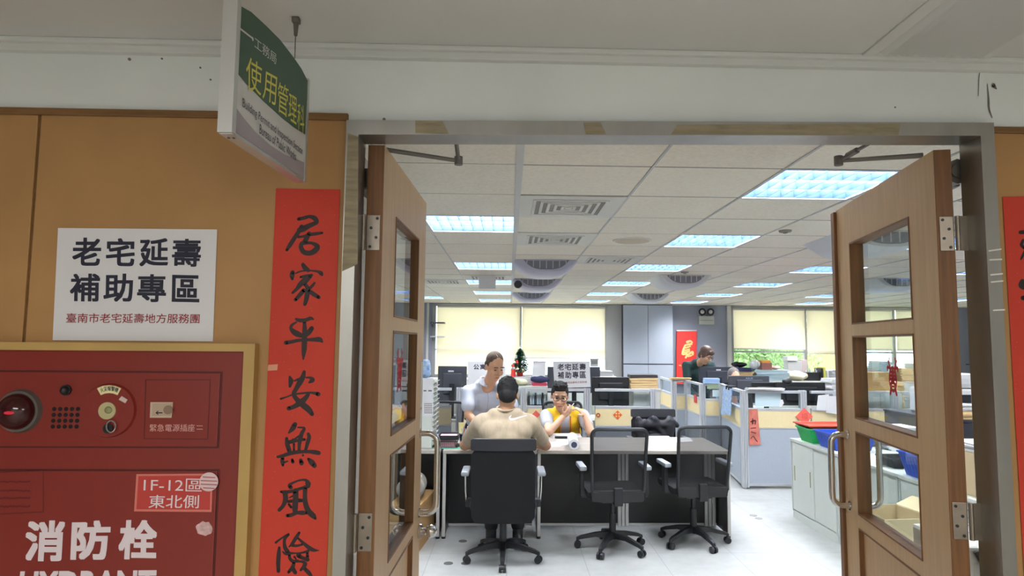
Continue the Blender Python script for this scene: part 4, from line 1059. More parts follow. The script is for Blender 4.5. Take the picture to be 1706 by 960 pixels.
# ------------------------------------------------------------ partitions
def partition(label, x0, y0, x1, y1, ztop=1.13, p0=True, p1=True, glass=True):
    a, b_ = V((x0, y0, 0)), V((x1, y1, 0)); d_ = (b_-a); L = d_.length; d_.normalize(); n_ = V((-d_.y, d_.x, 0))
    M = Matrix((d_, n_, V((0, 0, 1)))).transposed().to_4x4(); M.translation = a
    t = thing('office_partition', label, 'partition', tuple((a+b_)/2), group='grey and cream office partitions', world=True)
    e = .035
    def P_(nm, mt, z0, z1, th, u0=e, u1=L-e): MB().box(u0, u1, -th, th, z0, z1, .002, M).build(nm, mt, t)
    P_('fabric_panel', PART_GREY, .06, .685, .022)
    P_('cream_panel', PART_CREAM, .70, .895, .022)
    r = MB()
    for z0, z1 in ((.03, .06), (.685, .70), (.895, .925), (ztop-.03, ztop)): r.box(e, L-e, -.025, .025, z0, z1, .002, M)
    r.build('cross_rail', ALU2, t)
    P_('glass_pane', PGLASS, .925, ztop-.03, .003)
    for on, u in ((p0, 0), (p1, L)):
        if not on: continue
        m_ = MB()
        for k in (-1, 0, 1): m_.box(u+k*.026-.012, u+k*.026+.012, -.032, .032, .015, ztop+.005, .005, M)
        m_.cyl(M @ V((u, 0, 0)), M @ V((u, 0, .016)), .022, n=12)
        m_.build('post', ALU2, t)
    return M, L
YC = 7.95
pxs = [PY(x, 700, YC).x for x in (765, 872, 978, 1088)]
partition('partition with glass top behind the man in the white shirt', pxs[0], YC, pxs[1], YC, p1=False)
partition('far left partition behind the white drawer tower', pxs[0]-1.2, YC, pxs[0]-.06, YC, p1=False)
partition('partition behind the man in the yellow vest, with a file rack behind its glass', pxs[1], YC, pxs[2], YC)
partition('partition with an orange diamond on its cream band, right of the man in the vest', pxs[2]+.06, YC, pxs[3], YC, p0=False)
YA = 7.77; xa = PY(1240, 700, YA).x; xb = PY(1338, 700, YA).x
partition('partition with white sheets behind its glass and a coral diamond, facing the aisle', xa, YA, xb, YA)
partition('partition right of the coral diamond, behind the coloured baskets', xb+.06, YA, xb+1.1, YA, p0=False)
partition('partition seen through the middle pane of the right door', xb+1.16, YA, xb+2.4, YA, p0=False)
partition('side partition with blue bags hanging on its glass', xa, YA+.06, 2.93, 9.04, p0=False, p1=False)
partition('partition with a pale green sheet, next behind the blue bags', 2.67, 9.1, 2.93, 9.1)
partition('side partition with a small red tag, along the aisle', 2.67, 9.16, 2.70, 9.94, p0=False)
partition('partition below the dark green shirted person', 2.50, 10.0, 2.70, 10.0)
partition('farthest side partition by the brown carton', 2.50, 10.06, 2.53, 10.95, p0=False)

# ------------------------------------------------------------ sliding door cabinets on the right
def cabinet(label, y0, y1, x0=2.78, x1=3.22, zt=.755, lab=None):
    t = thing('sliding_door_cabinet', label, 'cabinet', ((x0+x1)/2, (y0+y1)/2, 0), group='low grey sliding door cabinets', world=True)
    MB().box(x0+.025, x1, y0+.003, y1-.003, .07, zt-.025).build('body', CAB2, t)
    MB().box(x0-.005, x1, y0+.001, y1-.001, zt-.025, zt, .004).build('top', CAB, t)
    MB().box(x0+.01, x1, y0+.004, y1-.004, 0, .07).build('plinth', CAB, t)
    fr_ = MB(); fr_.box(x0, x0+.03, y0+.003, y1-.003, zt-.032, zt-.025).box(x0, x0+.03, y0+.003, y0+.022, .07, zt-.025).box(x0, x0+.03, y1-.022, y1-.003, .07, zt-.025); fr_.build('door_track', CAB2, t)
    ym = (y0+y1)/2
    for k, (a, b_, xx) in enumerate(((ym-.012, y1-.022, x0+.006), (y0+.022, ym+.012, x0+.016))):
        d_ = MB().box(xx, xx+.012, a, b_, .08, zt-.035, .003).build('sliding_door', CAB, t)
        for yy in ((b_-.05, a+.06) if k == 0 else (a+.05,)):
            MB().box(xx-.002, xx+.002, yy-.008, yy+.008, .36, .50, .002).build('finger_pull', mat('pull_olive', (150, 148, 110), .4, .3), d_)
    MB().box(x0-.001+.006, x0+.0065, y1-.09, y1-.05, .66, .70).build('sticker', PAPER2, t)
y = 6.52
for lab in ('low grey cabinet carrying the green and blue baskets, at the aisle end', 'low grey cabinet second from the aisle end, half hidden by the right door', 'low grey cabinet seen through the bottom pane of the right door', 'low grey cabinet nearest the doorway, behind the right door'):
    cabinet(lab, y-.9, y); y -= .902
def basket(label, c, w_, d_, h_, mt, rz=0, taper=.8):
    t = thing('plastic_basket', label, 'basket', c, rz, group='plastic baskets')
    m_ = MB(); th = .006
    def sec(f, z, s): return [(-w_/2*f+s, -d_/2*f+s, z), (w_/2*f-s, -d_/2*f+s, z), (w_/2*f-s, d_/2*f-s, z), (-w_/2*f+s, d_/2*f-s, z)]
    m_.loft([sec(taper, 0.004, .01), sec(taper, 0, 0), sec(1, h_, 0), sec(1, h_, th), sec(taper, .006, th)], caps=True)
    m_.build('tub', mt, t)
    r = MB(); pts = sec(1.02, h_, 0); r.tube([V(p) for p in pts for _ in (0,)], .007, 6, True); r.build('rim', mt, t)
    v_ = MB()
    for k in range(9):
        x = -w_*.4+k*w_*.1
        for s in (-1, 1): v_.prism([(x-.004, s*d_/2*(taper+.1*(1-taper))-s*.001, h_*.15), (x+.004, s*d_/2*(taper+.1*(1-taper))-s*.001, h_*.15), (x+.004, s*d_/2*.975+s*.002, h_*.85), (x-.004, s*d_/2*.975+s*.002, h_*.85)], (0, s*.003, 0))
        y_ = -d_*.4+k*d_*.1
        for s in (-1, 1): v_.prism([(s*w_/2*(taper+.1*(1-taper)), y_-.004, h_*.15), (s*w_/2*(taper+.1*(1-taper)), y_+.004, h_*.15), (s*w_/2*.975+s*.002, y_+.004, h_*.85), (s*w_/2*.975+s*.002, y_-.004, h_*.85)], (s*.003, 0, 0))
    v_.build('lattice', mt, t)
    return t
basket('green plastic basket on the aisle end cabinet', (2.97, 6.25, .756), .36, .30, .13, GREENB)
basket('blue plastic basket on the cabinet in front of the green one', (2.99, 5.86, .756), .38, .36, .14, BLUEB)
basket('red plastic tray lying on the green basket', (3.05, 6.30, .893), .5, .34, .022, REDB, 0, .94)
basket('blue plastic basket seen through the bottom pane of the right door', (2.97, 4.55, .756), .36, .34, .16, BLUEB)
basket('small black tray beside the blue basket behind the right door', (2.98, 5.0, .756), .26, .22, .07, BLACK)
# ------------------------------------------------------------ small builders
def monitor(label, cx_, cy_, w_, z0, z1, desk_z=.745, rz=0, logo=None, mt=DARKGREY):
    t = thing('computer_monitor', label, 'monitor', (cx_, cy_, desk_z), rz, group='computer monitors seen from behind')
    a, b_ = z0-desk_z, z1-desk_z
    MB().box(-w_/2, w_/2, -.012, .018, a, b_, .008).box(-w_*.32, w_*.32, -.04, -.01, a+(b_-a)*.2, a+(b_-a)*.8, .012).build('housing', mt, t)
    MB().box(-w_/2+.012, w_/2-.012, .018, .020, a+.015, b_-.012).build('screen', SCREEN, t)
    MB().box(-.03, .03, -.06, -.035, .01, a+(b_-a)*.5, .006).build('stand', BLACK, t)
    MB().box(-.12, .12, -.14, .06, 0, .014, .005).build('foot_plate', BLACK, t)
    MB().box(-.05, .02, -.0415, -.040, b_-(b_-a)*.12-.02, b_-(b_-a)*.12).build('label_sticker', PAPER2, t) if logo == 'sticker' else None
    if logo and logo != 'sticker':
        text(logo, plane_fn((-.05, -.0135, b_-.045), (1, 0, 0), (0, 0, 1), .1, .022), PALEBLUE, t)
    return t
def paper_stack(label, c, w_, d_, h_, mt=PAPER2, seed=1, rz=0, name='paper_stack', cat='papers', jit=.012, group=None, n=None):
    rnd = random.Random(seed); m_ = MB(); n = n or max(2, int(h_/.012)); z = 0
    for k in range(n):
        dx_, dy_, q = rnd.uniform(-jit, jit), rnd.uniform(-jit, jit), rnd.uniform(-.06, .06)
        m_.box(-w_/2, w_/2, -d_/2, d_/2, z+.0003, z+h_/n, 0, Matrix.Translation((dx_, dy_, 0)) @ Matrix.Rotation(q, 4, 'Z')); z += h_/n
    o = m_.build(name, mt); o.location = c; o.rotation_euler.z = rz
    return tag(o, label, cat, group)
def carton(label, c, w_, d_, h_, mt=CARTON, rz=0, flaps=False, tape=True):
    t = thing('carton', label, 'box', c, rz, group='cardboard cartons')
    if flaps:
        m_ = MB().box(-w_/2, w_/2, -d_/2, d_/2, 0, .006)
        for x in (-w_/2, w_/2-.006): m_.box(x, x+.006, -d_/2, d_/2, .006, h_)
        for y_ in (-d_/2, d_/2-.006): m_.box(-w_/2, w_/2, y_, y_+.006, .006, h_)
        m_.build('box_body', mt, t)
        f = MB(); f.prism([(-w_/2, -d_/2, h_), (-w_/2, d_/2, h_), (-w_/2-.12, d_/2, h_+.06), (-w_/2-.12, -d_/2, h_+.06)], (0, 0, .004)).prism([(w_/2, -d_/2, h_), (w_/2, d_/2, h_), (w_/2+.12, d_/2, h_+.05), (w_/2+.12, -d_/2, h_+.05)], (0, 0, .004)); f.build('flap', CREAMBOX, t)
    else:
        MB().box(-w_/2, w_/2, -d_/2, d_/2, 0, h_, .003).build('box_body', mt, t)
        if tape: MB().box(-.025, .025, -d_/2-.0006, d_/2+.0006, h_-.06, h_+.0006).build('packing_tape', mat('packing_tape', (210, 186, 140), .3), t)
    return t
def lump(label, c, r, mt, name, cat, seed=1, n=9, group=None):
    """soft crumpled bundle"""
    rnd = random.Random(seed); m_ = MB()
    prims = [('e', V((rnd.uniform(-.6, .6)*r[0], rnd.uniform(-.6, .6)*r[1], r[2]*rnd.uniform(.35, .6))), (r[0]*rnd.uniform(.4, .6), r[1]*rnd.uniform(.4, .6), r[2]*rnd.uniform(.3, .42))) for _ in range(n)]
    prims.append(('e', V((0, 0, r[2]*.4)), (r[0]*.9, r[1]*.9, r[2]*.4)))
    o = blob(name, prims, max(.012, min(r)*.12), mt, None, 3); o.location = V(c)-V((0, 0, min(v.co.z for v in o.data.vertices)-.0005))
    return tag(o, label, cat, group)

# ------------------------------------------------------------ soft body builder: one continuous skin from tapered limbs
def blob(name, prims, voxel, mt, parent=None, smooth=3, cut=None):
    m_ = MB()
    for p in prims:
        if p[0] == 'e':
            m_.ell(p[1], p[2], 16, p[3] if len(p) > 3 else None)
        else:
            _, a, b_, ra, rb = p; a, b_ = V(a), V(b_)
            m_.cyl(a, b_, ra, rb, 16).ell(a, ra, 14).ell(b_, rb, 14)
    me = bpy.data.meshes.new('tmp'); m_.bm.to_mesh(me); m_.bm.free()
    o = bpy.data.objects.new('tmp', me); COL.objects.link(o)
    r = o.modifiers.new('r', 'REMESH'); r.mode = 'VOXEL'; r.voxel_size = voxel; r.use_smooth_shade = True
    s = o.modifiers.new('s', 'SMOOTH'); s.iterations = smooth; s.factor = .5
    bpy.context.view_layer.update()
    dg = bpy.context.evaluated_depsgraph_get()
    me2 = bpy.data.meshes.new_from_object(o.evaluated_get(dg)); bpy.data.objects.remove(o)
    if cut:
        b = bmesh.new(); b.from_mesh(me2)
        bmesh.ops.delete(b, geom=[f for f in b.faces if cut(f.calc_center_median())], context='FACES'); b.to_mesh(me2); b.free()
    me2.name = name; me2.materials.clear(); me2.materials.append(mt)
    me2.polygons.foreach_set('use_smooth', [True]*len(me2.polygons))
    ob = bpy.data.objects.new(name, me2); COL.objects.link(ob)
    if parent is not None: attach(ob, parent)
    return ob
def frame(f, u):
    f = V(f).normalized(); u = V(u); u = (u-f*u.dot(f)).normalized(); r = f.cross(u)
    return f, u, r, Matrix((r, f, u)).transposed()
def head_prims(c, f, u, s=1.0):
    f, u, r, M = frame(f, u); c = V(c)
    P_ = lambda a, b_, e: c+(r*a+f*b_+u*e)*s
    E = lambda a, b_, e, rad: ('e', P_(a, b_, e), tuple(x*s for x in rad), M)
    K = lambda p, q, ra, rb: ('c', P_(*p), P_(*q), ra*s, rb*s)
    pr = [E(0, -.012, .025, (.073, .09, .094)), E(0, .018, -.03, (.064, .07, .085)), E(0, .042, -.095, (.038, .038, .032)), E(0, .0, -.07, (.056, .055, .05)),
          K((0, .088, .005), (0, .106, -.03), .009, .014), E(.018, .094, -.034, (.010, .012, .009)), E(-.018, .094, -.034, (.010, .012, .009)),
          E(.036, .058, -.035, (.028, .028, .028)), E(-.036, .058, -.035, (.028, .028, .028)), K((-.042, .074, .024), (.042, .074, .024), .011, .011),
          E(0, .082, -.068, (.026, .012, .014)), E(.076, -.012, -.015, (.010, .02, .032)), E(-.076, -.012, -.015, (.010, .02, .032))]
    return pr, P_, E, K
def face_bits(t, P_, E, s=1.0, closed=False, brow=HAIR):
    for x in (-.031, .031):
        e = blob('eye', [E(x, .082, .003, (.013, .007, .0055 if not closed else .003))], .002, EYEM, t, 1)
        blob('eyebrow', [('c', P_(x-.018, .087, .029), P_(x+.018, .087, .031), .004*s, .004*s)], .0022, brow, t, 1)
    blob('lips', [E(0, .091, -.068, (.022, .006, .0055))], .0022, LIPS, t, 1)
def hand_prims(wr, d, n, side, curl=.5, s=1.0, spread=.0):
    """palm from the wrist along d, palm side n, thumb towards side*(d x n)"""
    d = V(d).normalized(); n = V(n); n = (n-d*n.dot(d)).normalized(); l = d.cross(n)*side; wr = V(wr)
    M = Matrix((l, d, n)).transposed()
    pr = [('e', wr+d*.045*s, (.040*s, .052*s, .016*s), M), ('e', wr+d*.075*s, (.040*s, .024*s, .014*s), M), ('c', wr-d*.01, wr+d*.03*s, .024*s, .024*s)]
    for k, (o_, L, r) in enumerate(((.030, .070, .0088), (.010, .078, .0090), (-.010, .072, .0088), (-.029, .056, .0080))):
        p = wr+d*.088*s+l*o_*s; a = curl*.5; dd = d+l*spread*(1.5-k)*.2
        for j, f in enumerate((.42, .32, .26)):
            q = p+(dd*math.cos(a)+n*math.sin(a)).normalized()*L*f*s; pr.append(('c', p, q, r*s*(1-.07*j), r*s*(.93-.07*j))); p = q; a += curl
    p = wr+d*.028*s+l*.034*s; q = p+(d*.55+l*.75+n*.35).normalized()*.036*s; q2 = q+(d*.85+l*.25+n*.45).normalized()*.032*s
    pr += [('c', p, q, .0115*s, .0100*s), ('c', q, q2, .0100*s, .0082*s)]
    return pr
def glasses(t, P_, mt=BLACK, s=1.0):
    m_ = MB()
    for x in (-.032, .032):
        m_.tube([P_(x+.027*math.cos(a), .098-.004*abs(x)/.03, .001+.020*math.sin(a)) for a in [k*math.pi/8 for k in range(16)]], .0026*s, 6, True)
        sg = 1 if x > 0 else -1; m_.tube([P_(x+sg*.027, .094, .004), P_(sg*.074, .06, .006), P_(sg*.080, -.01, .0)], .0024*s, 6)
    m_.tube([P_(-.006, .1, .004), P_(.006, .1, .004)], .0026*s, 6)
    m_.build('spectacles', mt, t, True)
C_ = lambda a, b_, ra, rb: ('c', V(a), V(b_), ra, rb)

# ------------------------------------------------------------ man in beige, seated with his back to the doorway
t = thing('person', 'man in a beige T-shirt seated with his back to us, forearms on the desk', 'person', (-.02, 5.3, 0), world=True)
hc = PY(845.5, 657, 5.40)
pr, P_, E, K = head_prims(hc, (.02, .93, -.36), (0, .3, 1), 1.06)
x0 = -.02
pr += [C_((x0, 5.37, 1.03), hc+V((0, -.01, -.06)), .064, .056), C_((x0-.12, 5.38, .99), (x0+.12, 5.38, .99), .045, .045), C_((x0, 5.35, .6), (x0, 5.37, .95), .08, .08)]
for s in (-1, 1):
    sh, el, wr = V((x0+s*.20, 5.37, 1.0)), V((x0+s*.345, 5.70, .80)), V((x0+s*.15, 6.0, .782))
    pr += [C_(sh, el, .05, .045), C_(el, wr, .045, .029), C_((x0, 5.37, .97), sh, .05, .045)]
    pr += hand_prims(wr, (-s*.5, .85, -.02), (0, 0, -1), s, .18)
    pr += [C_((x0+s*.1, 5.33, .555), (x0+s*.12, 5.74, .56), .075, .055), C_((x0+s*.12, 5.74, .56), (x0+s*.11, 5.62, .12), .05, .036)]
blob('body', pr, .0075, SKIN2, t)
hp = [E(0, -.02, .035, (.083, .094, .097)), E(0, -.055, -.025, (.070, .06, .06)), E(.066, .0, .035, (.016, .04, .03)), E(-.066, .0, .035, (.016, .04, .03))]
rnd = random.Random(2)
for _ in range(60): a, e_ = rnd.uniform(0, 6.28), rnd.uniform(-.1, 1.4); hp.append(E(.076*math.cos(a)*math.cos(e_), -.02+.088*math.sin(a)*math.cos(e_), .04+.09*math.sin(e_), (.011, .011, .010)))
blob('hair', hp, .006, HAIR, t, 2)
face_bits(t, P_, E)
tp_ = [('e', V((x0, 5.33, .60)), (.185, .13, .14)), ('e', V((x0, 5.335, .76)), (.185, .13, .16)), ('e', V((x0, 5.355, .90)), (.205, .135, .15)), C_((x0-.12, 5.345, .97), (x0+.12, 5.345, .97), .10, .10), C_((x0-.09, 5.335, .84), (x0+.09, 5.335, .84), .11, .11), C_((x0-.175, 5.37, 1.035), (x0+.175, 5.37, 1.035), .073, .073), C_((x0-.09, 5.37, 1.085), (x0+.09, 5.37, 1.085), .062, .062)]
for s in (-1, 1):
    sh, el = V((x0+s*.20, 5.37, 1.02)), V((x0+s*.345, 5.70, .80)); tp_ += [C_(sh, sh.lerp(el, .4), .074, .070), C_(sh.lerp(el, .4), sh.lerp(el, .70), .070, .066)]
shirt = blob('shirt', tp_, .010, BEIGE, t, 10)
MB().tube([hc*0+V((x0+.072*math.cos(a), 5.375+.066*math.sin(a), 1.142+.014*math.sin(a))) for a in [k*math.pi/10 for k in range(20)]], .008, 8, True).build('collar', BEIGE, t, True)
blob('trousers', [('e', V((x0, 5.33, .55)), (.19, .15, .09))]+[q for s in (-1, 1) for q in (C_((x0+s*.1, 5.34, .555), (x0+s*.12, 5.75, .565), .09, .072), C_((x0+s*.12, 5.75, .56), (x0+s*.11, 5.63, .16), .068, .058))], .012, TROUSER, t)
for s in (-1, 1): blob('shoe', [C_((x0+s*.11, 5.58, .05), (x0+s*.12, 5.76, .04), .045, .038), C_((x0+s*.11, 5.62, .12), (x0+s*.11, 5.61, .06), .045, .045)], .009, BLACK, t)
# white swoosh mark on the back of the shirt
bvh = BVHTree.FromPolygons([V(v.co) for v in shirt.data.vertices], [tuple(p.vertices) for p in shirt.data.polygons])
def on_shirt(x, y):
    h = bvh.ray_cast(CAM, ray(x, y).normalized())[0]
    return (h if h else PY(x, y, 5.22)) - ray(x, y).normalized()*.003
mb = MB(); ribbon(mb, [(852, 692, 1), (849, 695.5, 2.4), (850.5, 698.5, 3.4), (856, 698.5, 3.2), (866, 695.5, 2.2), (878, 692, .6)], on_shirt, 6); mb.build('shirt_mark', WHITELETTER if False else PAPER2, t)

# ------------------------------------------------------------ older man in white, standing and leaning over the desk
t = thing('person', 'standing older man in a white short-sleeved shirt leaning over the desk', 'person', (-.25, 6.9, 0), world=True)
hc = PY(824, 610.5, 6.45)
pr, P_, E, K = head_prims(hc, (.42, -.78, -.40), (.12, -.25, 1), 1.1)
sc_ = V((-.21, 6.66, 1.245))
pr += [C_(sc_+V((0, 0, -.02)), hc+V((-.01, .03, -.07)), .066, .06), C_((-.24, 6.86, .85), (-.2, 6.74, 1.12), .08, .08)]
arms = (((-.405, 6.66, 1.205), (-.39, 6.58, .96), (-.20, 6.44, .80)), ((.0, 6.68, 1.205), (.06, 6.56, .95), (-.02, 6.42, .80)))
for (sh, el, wr), s in zip(arms, (-1, 1)):
    sk_ = V(sh)-V((0, 0, .04)); pr += [C_(sk_, el, .04, .043), C_(el, wr, .042, .030), C_((-.2, 6.70, 1.15), sk_, .045, .036)] + hand_prims(wr, V(wr)-V(el)+V((0, 0, .06)), (0, -.2, -1), -s, .35)
for s in (-1, 1): pr += [C_((-.25+s*.1, 6.95, .84), (-.26+s*.11, 6.93, .48), .085, .06), C_((-.26+s*.11, 6.93, .48), (-.26+s*.11, 6.98, .1), .055, .038)]
blob('body', pr, .0075, SKIN2, t)
face_bits(t, P_, E, closed=True)
hp = [E(.0, -.023, .050, (.078, .083, .079)), E(0, -.058, .0, (.071, .046, .056)), E(.064, -.016, .028, (.014, .036, .040)), E(-.064, -.016, .028, (.014, .036, .040))]
blob('hair', hp, .006, HAIRT, t, 2)
blob('hair_parting', [('c', P_(.016, -.0, .1275), P_(.013, .045, .113), .0025, .004)], .004, SKIN, t, 2)
tp_ = [('e', V((-.25, 6.88, .88)), (.185, .13, .12)), ('e', V((-.235, 6.82, .97)), (.19, .135, .14)), ('e', V((-.21, 6.74, 1.10)), (.2, .14, .14)), C_((-.36, 6.69, 1.185), (-.2, 6.69, 1.215), .066, .07), C_((-.2, 6.70, 1.215), (-.05, 6.71, 1.185), .07, .066), C_((-.28, 6.68, 1.245), (-.14, 6.69, 1.245), .06, .06)]
for sh, el, wr in arms: sh, el = V(sh), V(el); tp_ += [C_(V(sh)-V((0, 0, .02)), sh.lerp(el, .4), .062, .062), C_(sh.lerp(el, .4), sh.lerp(el, .66), .062, .070)]
shirt2 = blob('shirt', tp_, .010, WHITESHIRT, t, 6)
nk = sc_+V((.005, -.035, .045)); fd = V((.40, -.9, 0)).normalized(); rd = V((fd.y, -fd.x, 0))*-1
ringp = lambda a, h, k=1.0: nk + rd*(.082*k*math.sin(a)) + fd*(.078*k*math.cos(a)) + V((0, 0, h))
cl = MB()
for s in (-1, 1):
    top = [ringp(s*q, .028-.02*math.cos(q)*.6, .92) for q in (.22, .6, 1.1, 1.7, 2.4, 3.14)]; low = [ringp(s*q, -.012-.05*max(0, math.cos(q)), 1.12) for q in (.42, .75, 1.15, 1.7, 2.4, 3.14)]
    for i in range(5):
        p, q, r, w_ = top[i], top[i+1], low[i+1], low[i]; n_ = (q-p).cross(w_-p).normalized()*.0035
        cl.loft([[p-n_, q-n_, r-n_, w_-n_], [p+n_, q+n_, r+n_, w_+n_]])
cl.build('collar', mat('collar_cotton', (214, 220, 232), .85), t)
b2 = BVHTree.FromPolygons([V(v.co) for v in shirt2.data.vertices], [tuple(p.vertices) for p in shirt2.data.polygons])
pl_ = []
for k in range(14):
    o_ = nk+V((0, 0, -.06-k*.026)); h = b2.ray_cast(o_+fd*.6+V((0, 0, 0)), -fd)[0]
    if h: pl_.append(h+fd*.001)
if len(pl_) > 3:
    MB().tube(pl_, .006, 6).build('button_placket', mat('placket', (190, 197, 212), .85), t, True)
blob('trousers', [('e', V((-.25, 6.95, .82)), (.185, .13, .11))]+[q for s in (-1, 1) for q in (C_((-.25+s*.1, 6.95, .8), (-.26+s*.11, 6.94, .48), .098, .078), C_((-.26+s*.11, 6.94, .48), (-.26+s*.11, 6.98, .1), .075, .062))], .012, TROUSER, t)
MB().tube([V((-.25+.19*math.cos(a), 6.945+.135*math.sin(a), .885)) for a in [k*math.pi/12 for k in range(24)]], .014, 6, True).build('belt', BLACK, t, True)
for s in (-1, 1): blob('shoe', [C_((-.26+s*.11, 7.0, .045), (-.26+s*.12, 6.82, .04), .045, .038), C_((-.26+s*.11, 6.98, .12), (-.26+s*.11, 6.98, .06), .045, .045)], .009, BLACK, t)

# ------------------------------------------------------------ man in yellow vest, seated facing us
t = thing('person', 'seated man with spectacles in a yellow vest over a grey T-shirt, hands raised', 'person', (.6, 7.2, 0), world=True)
hc = PY(932.5, 659, 6.92)
pr, P_, E, K = head_prims(hc, (-.03, -.93, -.30), (.02, -.3, 1), 1.12)
xc = .60
pr += [C_((.585, 7.02, .94), hc+V((.005, .03, -.07)), .062, .056), C_((xc, 7.15, .55), (.59, 7.07, .86), .08, .08)]
el1, w1 = PY(915, 727, 6.62), PY(938, 695, 6.70); el2, w2 = PY(984, 727, 6.62), PY(974, 692, 6.70)
el1.z = max(el1.z, .795); el2.z = max(el2.z, .795)
for sh, el, wr, hd, nn, s in ((V((.40, 7.03, .915)), el1, w1, PY(953, 680, 6.70), (.5, .3, .8), 1), (V((.79, 7.03, .915)), el2, w2, PY(957, 676, 6.68), (-.2, .3, -.9), 1)):
    pr += [C_(sh, el, .05, .043), C_(el, wr, .042, .029), C_((.59, 7.05, .89), sh, .05, .045)] + hand_prims(wr, hd-wr, nn, s, .55, .95)
for s in (-1, 1): pr += [C_((xc+s*.1, 7.15, .545), (xc+s*.12, 6.74, .55), .075, .055), C_((xc+s*.12, 6.74, .55), (xc+s*.12, 6.85, .1), .05, .036)]
blob('body', pr, .0065, SKIN, t)
face_bits(t, P_, E); glasses(t, P_, mat('spectacle_frame', (70, 58, 52), .3), 1.1)
hp = [E(0, -.02, .045, (.080, .088, .088)), E(0, -.05, -.005, (.076, .05, .06)), E(0, .048, .088, (.060, .03, .026)), E(.068, -.012, .025, (.014, .032, .04)), E(-.068, -.012, .025, (.014, .032, .04))]
rnd = random.Random(5)
for _ in range(50): hp.append(E(rnd.uniform(-.06, .06), rnd.uniform(-.04, .07), .116+rnd.uniform(-.008, .008), (.010, .012, .012)))
blob('hair', hp, .006, HAIR, t, 2)
tp_ = [('e', V((xc, 7.16, .58)), (.17, .12, .12)), ('e', V((.595, 7.11, .72)), (.175, .125, .14)), ('e', V((.59, 7.06, .84)), (.185, .125, .12)), C_((.43, 7.04, .905), (.76, 7.04, .905), .065, .065), C_((.53, 7.03, .95), (.65, 7.03, .95), .058, .058)]
for sh, el in ((V((.40, 7.03, .91)), el1), (V((.79, 7.03, .91)), el2)): tp_ += [C_(sh, sh.lerp(el, .6), .068, .064)]
blob('tee_shirt', tp_, .010, GREYTEE, t, 3)
vp = [('e', V((xc, 7.16, .58)), (.185, .135, .13)), ('e', V((.595, 7.11, .72)), (.19, .14, .15)), ('e', V((.59, 7.06, .84)), (.195, .142, .12)), C_((.435, 7.04, .905), (.755, 7.04, .905), .080, .080), C_((.53, 7.03, .955), (.65, 7.03, .955), .066, .066)]
vest = blob('vest', vp, .010, YELLOWV, t, 3, cut=lambda c: (abs(c.x-.595) < .045+max(0, c.z-.9)*.25 and c.y < 7.03) or c.z > 1.03 or c.z < .5)
bv = BVHTree.FromPolygons([V(v.co) for v in vest.data.vertices], [tuple(p.vertices) for p in vest.data.polygons])
tr = MB()
for s in (-1, 1):
    pts = []
    for k in range(12):
        z = .58+k*.03; x = .595+s*(.056+max(0, z-.9)*.25); h = bv.ray_cast(V((x, 6.3, z)), V((0, 1, 0)))[0]
        if h: pts.append(h+V((0, -.002, 0)))
    if len(pts) > 2: tr.tube(pts, .007, 6)
    pts = []
    for k in range(10):
        z = .62+k*.03; x = .595+s*.155; h = bv.ray_cast(V((x, 6.3, z)), V((0, 1, 0)))[0]
        if h: pts.append(h+V((0, -.001, 0)))
    if len(pts) > 2: tr.tube(pts, .006, 6)
tr.build('orange_piping', ORANGETRIM, t, True)
blob('trousers', [('e', V((xc, 7.17, .54)), (.18, .14, .09))]+[q for s in (-1, 1) for q in (C_((xc+s*.1, 7.15, .545), (xc+s*.12, 6.74, .555), .088, .07), C_((xc+s*.12, 6.74, .55), (xc+s*.12, 6.85, .15), .066, .056))], .012, TROUSER, t)
for s in (-1, 1): blob('shoe', [C_((xc+s*.12, 6.9, .045), (xc+s*.12, 6.72, .04), .045, .038), C_((xc+s*.12, 6.86, .12), (xc+s*.12, 6.86, .06), .045, .045)], .009, BLACK, t)
pn = PY(949, 682, 6.66)
tag(MB().cyl(pn, pn+V((.045, .01, .06)), .005, n=8).build('pen', PAPER2, None, True), 'white pen held up by the man in the yellow vest', 'pen')

# ------------------------------------------------------------ person in dark green, far back
t = thing('person', 'person in a dark green top with spectacles bending over a far desk', 'person', (2.96, 10.5, 0), world=True)
hc = PY(1176, 592, 10.05)
pr, P_, E, K = head_prims(hc, (.55, -.62, -.52), (.3, -.2, 1), 1.08)
pr += [C_((2.96, 10.23, 1.38), hc+V((-.02, .05, -.07)), .06, .054), C_((3.02, 10.47, .88), (2.97, 10.30, 1.25), .08, .08)]
ar = (((2.76, 10.27, 1.35), (2.76, 10.17, 1.0), (2.94, 10.05, .80)), ((3.17, 10.31, 1.35), (3.32, 10.21, 1.03), (3.36, 10.05, .80)))
for (sh, el, wr), s in zip(ar, (-1, 1)): pr += [C_(sh, el, .045, .04), C_(el, wr, .038, .027), C_((2.97, 10.30, 1.25), sh, .05, .045)] + hand_prims(wr, V(wr)-V(el)+V((0, 0, .1)), (0, 0, -1), -s, .3)
for s in (-1, 1): pr += [C_((3.04+s*.09, 10.55, .85), (3.04+s*.1, 10.55, .48), .08, .056), C_((3.04+s*.1, 10.55, .48), (3.04+s*.1, 10.59, .1), .052, .036)]
blob('body', pr, .010, SKIN, t)
face_bits(t, P_, E); glasses(t, P_, BLACK)
blob('hair', [E(0, -.02, .045, (.088, .098, .092)), E(0, -.055, -.02, (.080, .05, .07)), E(0, .055, .075, (.062, .038, .036)), E(.07, .0, .01, (.018, .045, .055)), E(-.07, .0, .01, (.018, .045, .055))], .007, HAIRB, t, 2)
tp_ = [('e', V((3.03, 10.51, .9)), (.19, .13, .14)), ('e', V((3.00, 10.41, 1.05)), (.2, .135, .15)), ('e', V((2.97, 10.33, 1.22)), (.205, .135, .14)), C_((2.79, 10.28, 1.33), (3.14, 10.31, 1.33), .075, .075), C_((2.90, 10.25, 1.385), (3.04, 10.27, 1.385), .062, .062)]
